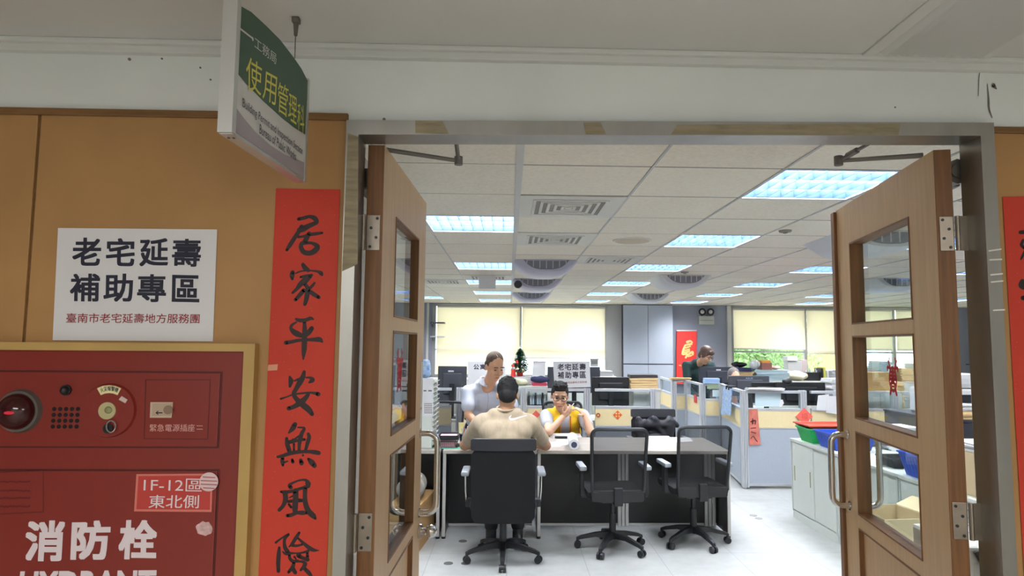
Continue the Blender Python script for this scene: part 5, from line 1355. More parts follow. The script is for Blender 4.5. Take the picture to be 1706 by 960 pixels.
for sh, el, wr in ar: tp_ += [C_(sh, el, .062, .058), C_(el, V(el).lerp(V(wr), .6), .058, .046)]
blob('top', tp_, .013, DKGREEN, t, 3)
blob('trousers', [('e', V((3.04, 10.55, .84)), (.18, .13, .11))]+[q for s in (-1, 1) for q in (C_((3.04+s*.09, 10.55, .8), (3.04+s*.1, 10.55, .48), .09, .072), C_((3.04+s*.1, 10.55, .48), (3.04+s*.1, 10.59, .06), .07, .058))], .016, TROUSER, t)

# person hidden behind a monitor
t = thing('person', 'person with grey hair seated behind the monitor, only the top of the head showing', 'person', (3.2, 9.45, 0), world=True)
hc = PY(1223, 629, 9.32)
pr, P_, E, K = head_prims(hc, (.1, -.95, -.28), (0, -.2, 1), 1.06)
xq = hc.x
pr += [C_((xq, 9.44, hc.z-.2), hc+V((0, .03, -.07)), .06, .054), C_((xq, 9.47, .55), (xq, 9.45, hc.z-.25), .08, .09)]
for s in (-1, 1): pr += [C_((xq+s*.16, 9.45, hc.z-.24), (xq+s*.19, 9.33, .84), .05, .042), C_((xq+s*.19, 9.33, .84), (xq+s*.12, 9.23, .775), .04, .028), C_((xq, 9.45, hc.z-.25), (xq+s*.16, 9.45, hc.z-.24), .05, .045), C_((xq+s*.1, 9.45, .53), (xq+s*.11, 9.09, .53), .075, .055), C_((xq+s*.11, 9.09, .53), (xq+s*.11, 9.13, .05), .05, .036)]
blob('body', pr, .011, SKIN, t)
blob('hair', [E(0, -.025, .038, (.080, .090, .092)), E(0, -.05, -.02, (.076, .05, .06))], .008, GREYHAIR, t, 2)
blob('shirt', [('e', V((xq, 9.47, .68)), (.18, .14, .2)), C_((xq-.15, 9.45, hc.z-.25), (xq+.15, 9.45, hc.z-.25), .075, .075)]+[C_((xq+s*.16, 9.45, hc.z-.24), (xq+s*.185, 9.35, .88), .07, .06) for s in (-1, 1)], .015, PALEBLUE, t)
face_bits(t, P_, E, closed=True)
copy_tree(c2, (xq, 9.50, 0), math.pi, 'black chair under the grey-haired person behind the monitor')
# ------------------------------------------------------------ jacket over the chair
prims = []; rnd = random.Random(4)
for k in range(16):
    a = V((1.585+rnd.uniform(-.2, .2), 7.20+rnd.uniform(-.02, .03), rnd.uniform(.80, .87))); prims.append(C_(a, a+V((rnd.uniform(-.12, .12), rnd.uniform(-.01, .01), rnd.uniform(-.12, .0))), .035, .03))
prims += [C_((1.42, 7.20, .8), (1.75, 7.20, .8), .05, .05), C_((1.42, 7.19, .62), (1.42, 7.19, .8), .04, .05), C_((1.74, 7.19, .6), (1.75, 7.19, .8), .04, .05), C_((1.45, 7.2, .66), (1.72, 7.2, .66), .05, .05)]
o = blob('jacket', prims, .012, mat('dark_jacket', (32, 33, 40), .6, bump=.5, bscale=20), None, 2); tag(o, 'crumpled dark jacket hung over the empty chair behind the desk', 'jacket')

# ------------------------------------------------------------ things on the front desks
t = thing('drawer_tower', 'tall white tower of small document drawers on the far left desk', 'drawers', (-.73, 6.0, .745), world=True)
MB().box(-.80, -.662, 5.88, 6.16, .745, 1.345, .006).build('body', CAB, t)
for k in range(14):
    z = .77+k*.041
    d_ = MB().box(-.664, -.652, 5.89, 6.15, z, z+.033, .002).build('drawer', CAB, t)
    MB().prism([(-.652, 5.90, z+.006), (-.630, 5.90, z+.018), (-.630, 5.90, z+.024), (-.652, 5.90, z+.016)], (0, .24, 0)).build('drawer_lip', mat('drawer_lip', (226, 230, 226), .4), d_)
MB().quadpx([(704, 630), (722, 630), (721, 694), (703, 694)], 5.879, .0006).build('paper_front', PAPER2, t)
gm = MB()
for i in range(6):
    for j in range(6): x, y = 707+i*2.2, 672+j*3; gm.quadpx([(x, y), (x+1.5, y), (x+1.5, y+2), (x, y+2)], 5.878, .0004)
for x, w_ in ((705.5, 5), (713.5, 6)): gm.quadpx([(x, 650), (x+w_, 650), (x+w_, 652.5), (x, 652.5)], 5.878, .0004)
gm.build('calendar_print', mat('calendar_ink', (120, 112, 110), .7), t)
o = blob('tissue_pack', [('e', V((-.742, 5.97, 1.432)), (.05, .06, .085)), ('e', V((-.742, 5.97, 1.387)), (.052, .065, .04)), ('e', V((-.742, 5.97, 1.487)), (.042, .03, .03))], .008, BLUEP, None, 2); tag(o, 'blue and white plastic pack on top of the white drawer tower', 'pack')
t = thing('wire_basket', 'black wire desk basket with pink papers on the desk left of the man in beige', 'basket', (-.52, 6.0, .745), world=True)
m_ = MB(); bx0, bx1, by0, by1 = -.615, -.44, 5.90, 6.12
for z in (.75, .80, .848):
    m_.tube([(bx0, by0, z), (bx1, by0, z), (bx1, by1, z), (bx0, by1, z)], .004, 6, True)
for k in range(12): x = bx0+k*(bx1-bx0)/11; m_.cyl((x, by0, .75), (x, by0, .848), .0018, n=5).cyl((x, by1, .75), (x, by1, .848), .0018, n=5)
m_.box(bx0, bx1, by0, by1, .746, .749).box(bx0-.002, bx1+.002, by0-.003, by0+.001, .815, .85).box(bx0-.003, bx0+.001, by0, by1, .81, .85).box(bx1-.001, bx1+.003, by0, by1, .81, .85)
m_.build('wire_body', BLACK, t)
paper_stack('stack of pink and white slips inside the black wire basket', (-.53, 6.01, .7495), .14, .18, .09, mat('pink_slip', (226, 170, 180), .7), 3, jit=.004)
for k, (x, y, lab) in enumerate(((-.392, 6.02, 'dark pen cup left of the man in beige, with a yellow flag'),)):
    t = thing('pen_cup', lab, 'pen cup', (x, y, .745), world=True)
    MB().cyl((x, y, .745), (x, y, .85), .034, .038, 18).build('cup', mat('navy_cup', (36, 40, 60), .4), t, True)
    rnd = random.Random(8)
    for j in range(7):
        dx_, dy_ = rnd.uniform(-.02, .02), rnd.uniform(-.02, .02); MB().cyl((x+dx_*.5, y+dy_*.5, .80), (x+dx_*1.6, y+dy_*1.5, .91+rnd.uniform(-.02, .03)), .004, n=6).build('pen', (BLACK, PALEBLUE, PAPER2, REDOBJ)[j % 4], t)
    MB().prism([(x-.045, y-.02, .86), (x-.005, y-.02, .86), (x-.002, y-.015, .955), (x-.05, y-.015, .955)], (0, .002, 0)).build('yellow_flag', YELLOWT, t)
def flat(name, label, cat, px, z=.7455, mt=PAPER2, th=.0012, group=None):
    return tag(MB().prism([PZ(x, y, z) for x, y in px], (0, 0, th)).build(name, mt), label, cat, group)
flat('desk_mat', 'mint green cutting mat at the left end of the desk', 'mat', [(728, 741), (776, 741), (772, 748), (722, 748)], mt=MINT)
flat('paper_sheet', 'white sheet under the right forearm of the man in beige', 'paper', [(896, 737), (938, 737), (934, 744), (893, 744)])
flat('paper_sheet', 'white sheet between the two seated men at the back of the desk', 'paper', [(918, 722.5), (966, 722.5), (970, 729), (916, 729)], z=.7455)
flat('paper_sheet', 'white sheet just left of the paper roll', 'paper', [(928, 733), (950, 733), (946, 742), (922, 742)], z=.747)
flat('paper_sheet', 'white sheet on the empty right part of the desk, behind the middle mesh chair', 'paper', [(1078, 727), (1114, 727), (1122, 734), (1090, 735)])
flat('paper_sheet', 'white sheet on the desk behind the right mesh chair', 'paper', [(1108, 729), (1148, 729), (1155, 736), (1120, 737)], z=.747)
o = MB().box(-.08, .08, -.02, .02, 0, .02, .006).build('stapler', BLACK); o.location = PZ(938, 730.5, .746); tag(o, 'long black stapler on the white sheets near the paper roll', 'stapler')
o = MB().box(-.09, .09, -.05, .05, 0, .012, .005).build('tablet', BLACK); o.location = PZ(767, 743, .748); tag(o, 'black flat tablet on the green mat', 'tablet')
for x, y, lab in ((779, 743, 'small white eraser beside the black tablet'), (787, 743, 'white tape roll by the elbow of the man in beige')):
    p = PZ(x, y, .746); tag((MB().box(p.x-.02, p.x+.02, p.y-.012, p.y+.012, .746, .764, .004) if x < 780 else MB().cyl(p, p+V((0, 0, .03)), .028, n=18)).build('eraser' if x < 780 else 'tape_roll', PAPER2), lab, 'stationery')
t = thing('paper_roll', 'white roll of paper on the desk with its end facing the doorway', 'paper roll', (.575, 6.0, .747), world=True)
zc = .747+.045
MB().cyl((.575, 5.80, zc), (.60, 6.25, zc), .045, n=28).build('roll', PAPER2, t, True)
MB().cyl((.575, 5.7985, zc-.002), (.575, 5.80, zc-.002), .026, n=24).build('roll_core', mat('core_navy', (70, 76, 104), .6), t)
# under the far left desk
ct = carton('brown carton on the floor under the far left desk', (-.80, 5.74, 0), .26, .62, .36, CARTON, -.10)
o = blob('plastic_bag', [('e', V((-.80, 5.62, .456)), (.12, .15, .09)), ('e', V((-.79, 5.74, .476)), (.11, .14, .10)), ('e', V((-.76, 5.56, .50)), (.07, .06, .06))], .012, mat('grey_bag', (186, 182, 174), .5, bump=.8, bscale=20), None, 2); tag(o, 'pale crumpled plastic bag on the carton under the left desk', 'bag')
for k in range(3):
    p = V((-.735+.03*k-.03, 5.50+.03*k, .50)); 
o = MB().cyl((-.74, 5.52, .53), (-.74, 5.52, .60), .02, .018, 14).cyl((-.74, 5.52, .6), (-.74, 5.52, .615), .012, n=10).build('small_bottle', mat('olive_bottle', (150, 140, 80), .4), None, True); tag(o, 'small olive bottle poking out of the plastic bag', 'bottle')
# floor discs
for x, y, lab in ((747, 939, 'dark round floor cover, left of the pair in front of the occupied chair'), (776, 939, 'dark round floor cover, right of the pair in front of the occupied chair'), (771, 902, 'dark round floor cover beside the brown carton'), (1255, 859, 'round floor cover in the aisle, farther of the two'), (1264, 864, 'round floor cover in the aisle, nearer of the two')):
    p = PZ(x, y, 0); o = MB().cyl((p.x, p.y, 0), (p.x, p.y, .003), .036, .034, 24).build('floor_cover', mat('floor_cover', (92, 90, 86), .5) if x < 1000 else mat('floor_cover_light', (150, 152, 150), .5)); tag(o, lab, 'floor cover')

# ------------------------------------------------------------ cubicle desks and storage behind the partitions
def work_desk(label, x0, x1, y0, y1, z=.745):
    t = thing('work_desk', label, 'desk', ((x0+x1)/2, (y0+y1)/2, 0), group='office work desks', world=True)
    MB().box(x0, x1, y0, y1, z-.028, z, .003).build('desktop', CAB, t)
    for x in (x0+.03, x1-.06): MB().box(x, x+.03, y0+.04, y1-.04, 0, z-.028).build('leg_panel', ALU2, t)
    return t
work_desk('desk behind the partition left of the Christmas tree', -2.0, -.13, 8.02, 8.7)
work_desk('desk behind the man in the yellow vest', .51, 1.42, 8.02, 8.7)
work_desk('desk behind the coral diamond partition', 2.96, 4.15, 7.85, 9.03)
work_desk('desk in the far cubicle of the bending person', 2.80, 3.9, 9.80, 10.12)
work_desk('long worktop right of the low grey cabinets', 3.26, 3.9, 4.6, 7.0)
def store(label, x0, x1, y0, y1, z, mt=CAB, drawers=0):
    t = thing('storage_cabinet', label, 'cabinet', ((x0+x1)/2, (y0+y1)/2, 0), group='storage cabinets', world=True)
    MB().box(x0, x1, y0, y1, .03, z-.02).build('body', mt, t)
    MB().box(x0-.008, x1+.008, y0-.01, y1+.008, z-.02, z, .003).build('top', mt, t)
    MB().box(x0+.01, x1-.01, y0+.02, y1-.01, 0, .03).build('plinth', CAB2, t)
    if x1-x0 > .2:
        xm = (x0+x1)/2
        for a, b_ in ((x0+.006, xm-.003), (xm+.003, x1-.006)):
            d_ = MB().box(a, b_, y0-.012, y0, .05, z-.03, .003).build('door', mt, t); MB().box(xm-.03 if a < xm-.01 else xm+.02, xm-.02 if a < xm-.01 else xm+.03, y0-.02, y0-.012, z*.5, z*.5+.1).build('handle', ALU, d_)
    return t
store('light grey storage cabinet under the Christmas tree', -.07, .47, 8.06, 8.5, 1.15)
store('light storage cabinet under the brown folder stack', 1.515, 1.84, 8.04, 8.45, 1.125, VENTW)
store('storage cabinet behind the far monitor with papers on it', 1.1, 1.42, 8.75, 9.15, 1.235)
store('storage cabinet behind the partition right of the coral diamond', 4.2, 4.75, 7.9, 8.4, 1.12)
store('dark storage cabinet carrying the white printer', 3.98, 5.4, 5.95, 6.95, 1.0, mat('dark_cabinet', (52, 52, 60), .5))
ctr = store('low white counter under the right window', 3.9, 10.0, 12.25, 12.95, 1.0, VENTW)
store('low white counter under the left window', -1.5, 1.9, 12.3, 12.95, 1.0, VENTW)
work_desk('desk piled with folders along the right wall side', 4.6, 6.6, 8.9, 9.6)

# ------------------------------------------------------------ signs, tree and clutter above the centre partitions
def board(label, px, Y, lines):
    b_ = [PY(x, y, Y) for x, y in px]
    t = thing('paper_sign', label, 'sign', tuple((b_[2]+b_[3])/2), world=True)
    MB().quadpx(px, Y, .006).build('sheet', PAPER2, t)
    for s, q, mt, bo in lines: text(s, quadfn(q, Y-.0075), mt, t, bo)
    m = (b_[2]+b_[3])/2; MB().prism([(m.x-.02, Y, m.z), (m.x+.02, Y, m.z), (m.x, Y, m.z+.2)], (0, .004, 0)).build('easel_back', PAPER2, t)
sx = lambda x, y: (840+x/8, 560+y/8)
board('white paper sign with large dark characters above the man in the yellow vest', [(921, 602.5), (982.5, 602), (984, 645), (924, 647)], 7.96,
      [(s, [sx(x0, y0), sx(x1, y0), sx(x1, y1), sx(x0, y1)], INK, .02) for s, x0, x1, y0, y1 in (('老', 710, 796, 370, 455), ('宅', 806, 894, 370, 455), ('延', 904, 990, 368, 455), ('壽', 1002, 1088, 366, 452), ('補', 714, 796, 478, 568), ('助', 812, 894, 476, 566), ('專', 908, 992, 474, 562), ('區', 1008, 1090, 472, 560))] +
      [('臺南市老宅延壽地方服務團', [sx(716, 612), sx(1100, 600), sx(1100, 626), sx(716, 640)], INKRED, 0)])
board('white paper sign behind the standing man in white', [(779, 602.5), (842, 602), (843, 645), (780, 646)], 7.96, [('公', [(789, 607), (798, 607), (798, 616), (789, 616)], INK, .02), ('寓', [(800, 607), (809, 607), (809, 616), (800, 616)], INK, .02)])
def px_mon(label, x0, x1, y0, y1, Y, dz=.745, logo=None, mt=DARKGREY):
    a, b_ = PY(x0, y0, Y), PY(x1, y1, Y); return monitor(label, (a.x+b_.x)/2, Y, b_.x-a.x, b_.z, a.z, dz, 0, logo, mt)
px_mon('large dark monitor left of the man in white, with a small white sticker', 730, 777, 610, 668, 8.3, logo='sticker')
px_mon('dark monitor behind the white sign above the man in the vest', 912, 1000, 611, 655, 8.45)
px_mon('wide black monitor between the white sign and the brown folders', 986, 1048, 628, 676, 8.2, mt=BLACK)
p = PY(990, 602, 8.45); zt = PY(990, 611, 8.45).z
t = thing('desk_clock', 'small white clock box on top of the dark monitor behind the sign', 'clock', (p.x, 8.45, zt), world=True)
MB().box(p.x-.05, p.x+.05, 8.43, 8.47, zt, zt+.085, .008).build('case', PAPER2, t); MB().box(p.x-.04, p.x+.04, 8.429, 8.431, zt+.03, zt+.075).build('dial', mat('clock_dial', (150, 150, 146), .4), t); MB().box(p.x-.055, p.x+.055, 8.425, 8.472, zt+.085, zt+.095, .003).build('top_cap', DARKGREY, t)
paper_stack('white paper pile on the far cabinet right of the small clock', (1.26, 8.93, 1.236), .24, .3, .07, PAPER2, 5)
z = 1.126
for k in range(6):
    mt = MANILA if k < 4 else mat('black_folder', (54, 48, 54), .5); hh = (.034, .03, .03, .034, .022, .016)[k]
    o = MB().box(-.17, .17, -.12, .12, 0, hh-.001, .008).box(-.165, .165, -.122, -.118, .004, hh-.006).build('document_folder', mt); o.location = (1.668, 8.24, z); o.rotation_euler.z = random.uniform(-.08, .08); z += hh
    tag(o, ('lowest brown folder of the stack at the partition end', 'second brown folder from the bottom of the stack', 'third brown folder from the bottom of the stack', 'topmost brown folder, under the two black ones', 'lower black folder on the brown stack', 'black folder on the very top of the stack')[k], 'folder', 'stacked folders')
# storage under the tree: bundles, tree, santa, calendar
paper_stack('flat pile of white papers under the Christmas tree', (.14, 8.36, 1.151), .28, .26, .10, PAPER2, 6)
lump('pale olive folded cloth bundle in front of the Christmas tree', (.12, 8.15, 1.151), (.14, .06, .09), OLIVE, 'cloth_bundle', 'cloth', 3)
lump('navy blue cloth bundle right of the olive bundle', (.385, 8.14, 1.185), (.11, .06, .09), NAVY, 'cloth_bundle', 'cloth', 5)
o = MB().box(.29, .47, 8.09, 8.3, 1.151, 1.184, .008).build('red_binder', mat('crimson', (190, 54, 78), .6)); tag(o, 'crimson binder lying under the navy cloth', 'binder')
tb = V((.145, 8.37, 1.252))
t = thing('christmas_tree', 'small decorated Christmas tree standing on the papers', 'christmas tree', tb, world=True)
MB().cyl(tb, tb+V((0, 0, .05)), .035, .045, 14).build('pot', REDOBJ, t, True); MB().cyl(tb+V((0, 0, .04)), tb+V((0, 0, .35)), .008, .003, 8).build('trunk', BARK, t)
rnd = random.Random(11); fl = MB()
for k in range(2000):
    h_ = rnd.random(); r = .125*(1-h_)**.6*rnd.uniform(.35, 1); a = rnd.uniform(0, 6.28)
    p = tb+V((r*math.cos(a), r*math.sin(a), .05+h_*.29)); d_ = V((math.cos(a), math.sin(a), rnd.uniform(-.5, .4)))*.022; b_ = V((-math.sin(a), math.cos(a), rnd.uniform(-.4, .4)))*.008
    fl.face([p-d_, p+b_, p+d_, p-b_])
fl.build('needles', LEAF, t, recalc=False)
for k in range(16):
    h_ = rnd.uniform(.05, .8); r = .125*(1-h_)**.6; a = rnd.uniform(3.3, 6.1); p = tb+V((r*math.cos(a), r*math.sin(a), .06+h_*.28)); MB().ell(p, rnd.uniform(.010, .016), 8).build('bauble', (PAPER2, GOLD, REDOBJ, PAPER2)[k % 4], t, True)
MB().ell(tb+V((0, 0, .355)), .012, 8).cyl(tb+V((0, 0, .34)), tb+V((0, 0, .39)), .004, n=6).build('treetop', PAPER2, t, True)
p = V((.06, 8.262, 1.2525))
t = thing('santa_figure', 'little red Santa figure in front of the Christmas tree', 'figurine', p, world=True)
MB().cyl(p, p+V((0, 0, .09)), .033, .024, 14).build('red_coat', REDOBJ, t, True); MB().ell(p+V((0, 0, .105)), .022, 12).build('white_beard', PAPER2, t, True); MB().cyl(p+V((0, 0, .118)), p+V((.005, 0, .16)), .02, .003, 12).build('hat', REDOBJ, t, True)
o = MB().box(.30, .46, 8.30, 8.46, 1.151, 1.255, .006).build('white_box', PAPER2); tag(o, 'white box under the standing desk calendar', 'box')
t = thing('desk_calendar', 'white tent-shaped desk calendar right of the Christmas tree', 'calendar', (.38, 8.38, 1.256), world=True)
MB().prism([(.30, 8.32, 1.256), (.46, 8.32, 1.256), (.47, 8.38, 1.435), (.31, 8.38, 1.435)], (0, .003, 0)).prism([(.30, 8.44, 1.256), (.46, 8.44, 1.256), (.47, 8.386, 1.435), (.31, 8.386, 1.435)], (0, .003, 0)).build('leaves', PAPER2, t)
MB().cyl((.31, 8.383, 1.436), (.47, 8.383, 1.436), .006, n=8).build('ring_binding', ALU, t)
lump('white and blue plush bundle left of the little Santa', (-.045, 8.3, 1.151), (.035, .05, .14), mat('plush_white', (226, 230, 238), .9), 'plush_toy', 'toy', 8)
t = thing('file_rack', 'black file rack with upright papers behind the partition glass', 'file rack', (.37, 8.0, .93), world=True)
o_ = MB().box(.245, .47, 8.0, 8.045, .925, .932).box(.245, .25, 8.0, 8.045, .93, 1.09).box(.465, .47, 8.0, 8.045, .93, 1.07); o_.build('rack', BLACK, t)
for k in range(7): MB().box(.262+k*.028, .282+k*.028, 8.004, 8.04, .933, 1.05+(k % 3)*.012, 0).build('file', (PAPER2, TEALSHEET, DARKGREY)[k % 3], t)

def ornament(label, px, py, r, Y, mt, name='diamond_paper', cat='paper ornament', inner=None):
    c = PY(px, py, Y); s = r*Y/1100
    t = thing(name, label, cat, (c.x, Y, c.z-s), world=True)
    MB().prism([(c.x-s, Y, c.z), (c.x, Y, c.z-s), (c.x+s, Y, c.z), (c.x, Y, c.z+s)], (0, -.002, 0)).build('paper', mt, t)
    if inner == 'grid':
        m_ = MB()
        for dx_ in (-.3, .3):
            for dz in (-.3, .3): m_.box(c.x+(dx_-.17)*s, c.x+(dx_+.17)*s, Y-.003, Y-.0021, c.z+(dz-.17)*s, c.z+(dz+.17)*s)
        m_.build('print', GOLD, t)
    elif inner == 'word': text('福', plane_fn((c.x-s*.38, Y-.0028, c.z-s*.38), (1, 0, 0), (0, 0, 1), s*.76, s*.76), mat('coral_dark', (206, 74, 64), .7), t)
ornament('small orange diamond ornament on the cream band right of the man in the vest', 1029, 691.5, 7.5, YC-.0265, mat('orange_paper', (226, 96, 48), .6), inner='grid')
ornament('coral red paper diamond on the partition above the baskets', 1340, 694, 14.5, YA-.0345, CORAL, inner='word')
ornament('red diamond ornament half hidden behind the man in the vest', 893, 691, 7, YC-.0265, CORAL)
c = PY(996.5, 692, YC-.0265); o = MB().cyl(c, c+V((0, -.004, 0)), .027, n=20).build('round_badge', mat('badge_brown', (176, 96, 66), .5)); MB().cyl(c+V((0, -.004, 0)), c+V((0, -.005, 0)), .011, n=12).build('badge_print', GOLD, o); tag(o, 'small round brown badge on the cream band', 'badge')
t = thing('paper_strip', 'faded red paper strip with brush marks hanging on the aisle corner partition', 'paper strip', tuple(PY(1257, 742, YA-.03)), world=True)
MB().quadpx([(1248, 682), (1262, 682), (1267, 741), (1248, 742)], YA-.0345, .001).build('paper', PINKRED, t)
m_ = MB(); fn = lambda x, y: PY(x, y, YA-.0365)
for st in ([(1254, 698, 2), (1254, 706, 3)], [(1251, 703, 2), (1258, 701, 3), (1258, 707, 2)], [(1251, 714, 1.5), (1259, 713, 1.5)], [(1252, 720, 2), (1259, 722, 2)], [(1251, 731, 1.5), (1255, 727, 1.5), (1259, 733, 2), (1262, 736, 1.5)]): ribbon(m_, st, fn)
m_.build('brush_marks', mat('faded_ink', (110, 50, 46), .7), t)
def sheetpx(label, px, Y, mt=PAPER2, name='paper_sheet', th=.001): return tag(MB().quadpx(px, Y, th).build(name, mt), label, 'paper')
sheetpx('large pale blue sheet behind the glass above the red paper strip', [(1258, 653.5), (1301, 653), (1301, 677), (1258, 678)], YA-.006, TEALSHEET)
sheetpx('small round-edged white note beside the large pale blue sheet', [(1300, 666), (1304, 666), (1306, 672), (1302, 678), (1298, 678)], YA-.008, PAPER2)
sheetpx('pale green sheet with two dots behind the far partition glass', [(1178, 638.5), (1199, 638.5), (1199, 648), (1178, 648)], 9.07, mat('pale_green', (214, 234, 200), .6))
sheetpx('white sheet under the pale green sheet', [(1187, 650), (1199, 650), (1199, 661), (1187, 661)], 9.07, TEALSHEET)
sheetpx('white sheet hanging over the partition right of the coral diamond', [(1363, 659), (1381, 657), (1379, 684), (1360, 684)], YA-.04)
sheetpx('second white sheet hanging near the right door leaf', [(1378, 660), (1396, 660), (1396, 690), (1376, 688)], YA-.05)
t = thing('hanging_bags', 'bunch of blue and white plastic bags clipped on the aisle partition', 'plastic bags', (2.80, 8.3, .77), world=True)
rnd = random.Random(12)
for k in range(5):
    y0_ = 8.15+k*.10; xb_ = 2.77+.12*(y0_-7.8)-.045; zz = .77+rnd.uniform(-.02, .05)
    MB().prism([(xb_, y0_, 1.12), (xb_+.014, y0_+.12, 1.12), (xb_-.01, y0_+.15, zz), (xb_-.03, y0_-.02, zz+.02)], (-.008, 0, 0)).build('bag', BLUEP if k % 2 == 0 else PALEBLUE, t)
MB().box(2.76, 2.86, 8.28, 8.30, 1.10, 1.15, .004).box(2.78, 2.88, 8.43, 8.45, 1.10, 1.15, .004).build('clip', BLACK, t)
c = PY(1164, 664, 9.35); o = MB().box(2.635, 2.644, 9.28, 9.4, c.z-.06, c.z+.05, .002).build('red_tag', REDOBJ); tag(o, 'small red tag on the far side partition', 'tag')
px_mon('wide dark monitor in front of the person in dark green, with a white sticker', 1164, 1231, 611, 645, 9.94, logo='sticker', mt=mat('slate_plastic', (54, 58, 70), .5))
px_mon('dark monitor with a pale maker logo hiding the grey-haired person', 1213.5, 1282, 626, 660, 8.9, logo='ASUS')
px_mon('black monitor behind the partition, right of the logo monitor', 1292, 1375, 637, 676, 8.02, mt=BLACK)
px_mon('black monitor half hidden between the logo monitor and the large black one', 1252, 1296, 637, 672, 8.25, mt=BLACK)
o = MB().ell((PY(1311, 634, 8.02).x, 8.02, PY(1311, 637, 8.02).z+.012), (.06, .04, .035)).build('webcam_hood', BLACK, None, True); tag(o, 'black rounded hood on top of the black monitor', 'webcam')
paper_stack('light blue document pile on top of the partition before the wide dark monitor', (2.80, 9.1, 1.136), .2, .12, .07, PALEBLUE, 7, jit=.004)
paper_stack('cream document pile on the partition end left of the dark green person', (2.60, 10.0, 1.136), .30, .14, .03, MANILA, 8, jit=.01)
paper_stack('thin white papers lying on the aisle corner partition', (3.02, 7.78, 1.136), .42, .14, .025, PAPER2, 9, jit=.01)
paper_stack('tall white paper tray pile beside the right door leaf', (3.97, 8.0, .746), .2, .3, .52, PAPER2, 10, jit=.015, n=22)
carton('small brown carton standing in the far aisle', (2.36, 10.3, 0), .22, .22, .62, CARTON, 0)
carton('brown carton on the floor behind the bottom pane of the right door', (2.42, 4.2, 0), .34, .36, .62, CREAMBOX, .1, flaps=True)
t = carton('pale carton with a green leaf print on the nearest grey cabinet', (3.02, 4.1, .756), .38, .34, .26, CREAMBOX, 0, tape=False)
m_ = MB()
for a, b_, s in ((-.12, .17, 1), (-.06, .1, .9), (-.13, .06, .8)):
    m_.prism([(a+.03*s*math.cos(q)*(1+.5*math.sin(q)), -.1708, b_+.045*s*math.sin(q)) for q in [k*math.pi/6 for k in range(12)]], (0, -.0006, 0))
m_.build('leaf_print', GREENT, t)
MB().box(-.19, .19, -.171, -.1702, .01, .04).build('print_band', mat('print_band', (150, 110, 60), .6), t)
paper_stack('white papers on top of the carton with the leaf print', (3.02, 4.1, 1.018), .34, .3, .05, PAPER2, 31)
p = V((4.42, 6.55, 1.001))
t = thing('office_printer', 'white office printer on the dark cabinet, seen past the right door hinge', 'printer', p, world=True)
MB().box(4.15, 4.75, 6.32, 6.78, 1.001, 1.25, .02).build('body', PAPER2, t); MB().box(4.2, 4.62, 6.36, 6.7, 1.25, 1.40, .05).build('scanner_lid', PAPER2, t); MB().box(4.22, 4.48, 6.317, 6.33, 1.12, 1.20, .003).build('control_panel', SCREEN, t); MB().box(4.5, 4.72, 6.31, 6.33, 1.05, 1.10, .003).build('paper_slot', DARKGREY, t)
for k, (x, h_, mt, lab) in enumerate(((4.06, .07, MANILA, 'manila papers in front of the printer'), (4.36, .08, PAPER2, 'white papers in front of the printer'), (4.7, .12, MANILA, 'tall manila pile beside the printer'))): paper_stack('pile of '+lab, (x+.1, 6.08, 1.001), .26, .22, h_, mt, 40+k)
paper_stack('small white pile on the manila papers before the printer', (4.17, 6.08, 1.072), .24, .2, .06, PAPER2, 44)
# bin and cable beside the right jamb
t = thing('white_pedestal', 'white pedestal cabinet beside the right door hinge', 'cabinet', (1.72, 2.35, 0), world=True)
MB().box(1.52, 1.92, 2.2, 2.5, .02, 1.0, .012).build('body', VENTW, t); MB().box(1.54, 1.9, 2.195, 2.2, .1, .95, .003).build('door', VENTW, t); MB().box(1.54, 1.9, 2.22, 2.48, 0, .02).build('plinth', DARKGREY, t)
cb_ = MB().tube([V(q) for q in ((1.545, 2.19, .99), (1.57, 2.17, .93), (1.56, 2.165, .89), (1.53, 2.17, .85), (1.535, 2.17, .7), (1.53, 2.17, .4), (1.55, 2.17, .01))], .011, 8).build('black_cable', BLACK, None, True); tag(cb_, 'thick black cable hanging down the white pedestal cabinet', 'cable')

# piles on the worktop and beyond, seen past and through the right door
rnd = random.Random(21)
spec = [(3.55, 6.75, 'white', .24, .3, .16, PAPER2), (3.6, 6.35, 'blue', .26, .3, .09, PALEBLUE), (3.5, 5.95, 'white mixed', .3, .28, .2, PAPER2), (3.65, 5.5, 'manila', .26, .32, .12, MANILA), (3.55, 5.1, 'white low', .3, .3, .07, PAPER2)]
for k, (x, y, nm, w_, d_, h_, mt) in enumerate(spec): paper_stack(f'{nm} document pile on the long worktop, {ORD[k]} from its far end', (x, y, .746), w_, d_, h_, mt, 60+k)
carton('brown carton on the storage cabinet seen through the middle pane', (4.5, 8.15, 1.121), .34, .3, .22, CARTON)
paper_stack('white pile on the storage cabinet beside the brown carton', (4.25, 8.1, 1.121), .09, .2, .14, PAPER2, 70)
for k, x in enumerate((4.8, 5.3, 5.8, 6.3)): paper_stack(f'document pile on the desk by the right wall side, {ORD[k]} from the aisle', (x, 9.2, .746), .34, .3, (.3, .42, .25, .38)[k], (PAPER2, MANILA, PAPER2, PALEBLUE)[k], 80+k)

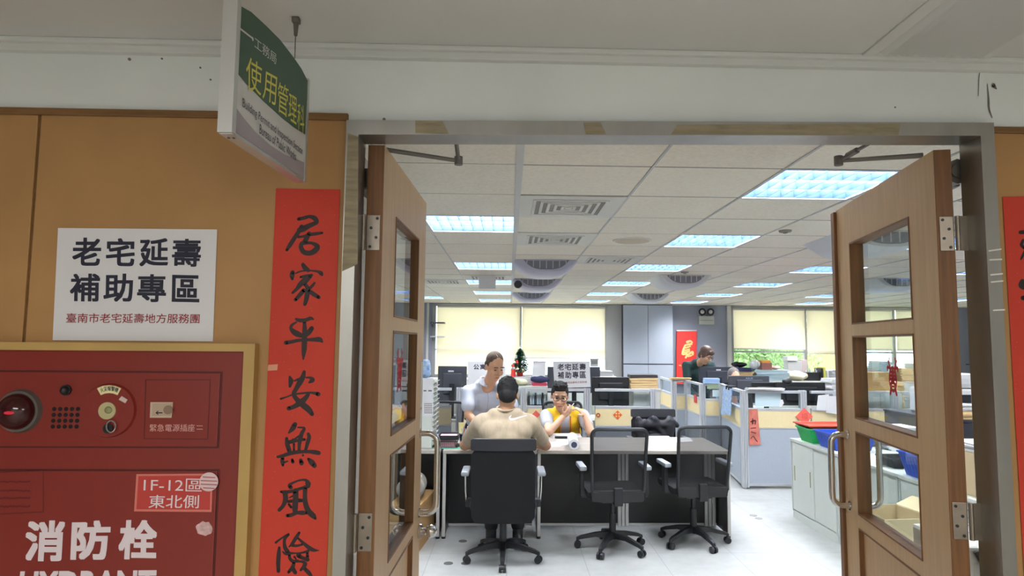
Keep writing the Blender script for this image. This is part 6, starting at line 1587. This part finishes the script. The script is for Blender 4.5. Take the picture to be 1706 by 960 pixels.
# ------------------------------------------------------------ piles on the counter under the right window
YK = 12.5
def kx(px): return PY(px, 610, YK).x
def pile(label, x0, x1, z0, ytop, mt, seed, d_=.4, name='paper_stack', jit=.02): a, b_ = kx(x0), kx(x1); h_ = PY(x0, ytop, YK).z-z0; paper_stack(label, ((a+b_)/2, YK, z0), (b_-a)*.92, d_, h_, mt, seed, 0, name, 'papers', jit); return z0+h_
zA = pile('orange and manila document pile at the left end of the window counter', 1220, 1250, 1.001, 619, MANILA, 90)
zA2 = pile('navy blue folder pile on the orange pile', 1222, 1247, zA+.001, 612.5, NAVY, 91, jit=.01)
lump('dark crumpled bag at the left end of the window counter', (kx(1231), YK, zA2), (.13, .15, .12), BLACKFAB, 'bag', 'bag', 14)
zB = pile('long pale blue document pile on the window counter', 1251, 1309, 1.001, 616, TEALSHEET, 92)
lump('white carrier bag on the pale blue pile', (kx(1255.5), YK, zB), (.085, .14, .2), PAPER2, 'carrier_bag', 'bag', 15)
o = MB().box(kx(1265), kx(1282), YK-.12, YK+.12, zB, zB+.13, .006).build('brown_box', mat('maroon_box', (150, 96, 84), .6)); tag(o, 'maroon box on the pale blue document pile', 'box')
paper_stack('orange sheets on the maroon box', (kx(1273.5), YK, zB+.131), .17, .2, .05, mat('orange_sheets', (240, 180, 90), .7), 93)
lump('pinkish crumpled paper right of the maroon box', (kx(1291), YK, zB), (.1, .12, .09), mat('pinkish_paper', (226, 196, 186), .8), 'crumpled_paper', 'paper', 16)
lump('cream cloth heap in the middle of the window counter', (kx(1325), YK-.05, 1.001), (.16, .2, .19), mat('cream_heap', (236, 226, 196), .85), 'cloth_heap', 'cloth', 17, 14)
o = MB().box(kx(1319), kx(1343), YK+.18, YK+.38, 1.001, PY(1330, 602, YK).z, .01).build('grey_box', mat('pale_grey_box', (190, 190, 190), .6)); tag(o, 'pale grey box behind the cream cloth heap', 'box')
o = MB().box(kx(1318), kx(1335), YK+.16, YK+.4, PY(1330, 602, YK).z+.001, PY(1330, 594, YK).z, .006).build('white_box', PAPER2); tag(o, 'white box on top of the pale grey box at the window', 'box')
t = thing('pen_box', 'black pen box full of white stationery on the window counter', 'pen box', (kx(1351), YK, 1.001), world=True)
MB().box(kx(1341), kx(1361), YK-.1, YK+.1, 1.001, 1.16, .006).build('box', BLACK, t)
for k in range(14): x = kx(1342.5+k*1.3); MB().cyl((x, YK+.06*math.sin(k*2.4), 1.13), (x+.02*math.sin(k), YK+.06*math.sin(k*2.4), 1.2+.03*math.sin(k*1.7)), .008, n=6).build('pen', (PAPER2, ALU2, PALEBLUE, mat('rose_pen', (206, 150, 150), .5))[k % 4], t)
o = MB().box(kx(1343), kx(1353), YK+.2, YK+.38, 1.001, PY(1347, 600, YK).z, .006).build('mauve_box', mat('mauve', (196, 178, 178), .6)); tag(o, 'mauve box behind the black pen box', 'box')
for k, (x, mt, lab) in enumerate(((1363.5, BLACK, 'black upright file right of the pen box'), (1368, mat('yellow_green_file', (206, 206, 90), .6), 'yellow green upright file right of the pen box'), (1373, PAPER2, 'white upright file right of the yellow green one'))):
    o = MB().box(kx(x)-.02, kx(x)+.02, YK-.14, YK+.14, 1.001, 1.001+(.24, .26, .2)[k], .004).build('box_file', mt); tag(o, lab, 'file', 'upright files at the window')
pile('white document pile at the window near the right door leaf', 1377, 1396, 1.001, 616, PAPER2, 97)
for k, x in enumerate((1425, 1455, 1490, 1515)): pile(f'white document pile on the window counter behind the right door, {ORD[k]} from the left', x, x+22, 1.001, (612, 602, 614, 606)[k], (PAPER2, TEALSHEET, MANILA, PAPER2)[k], 98+k)
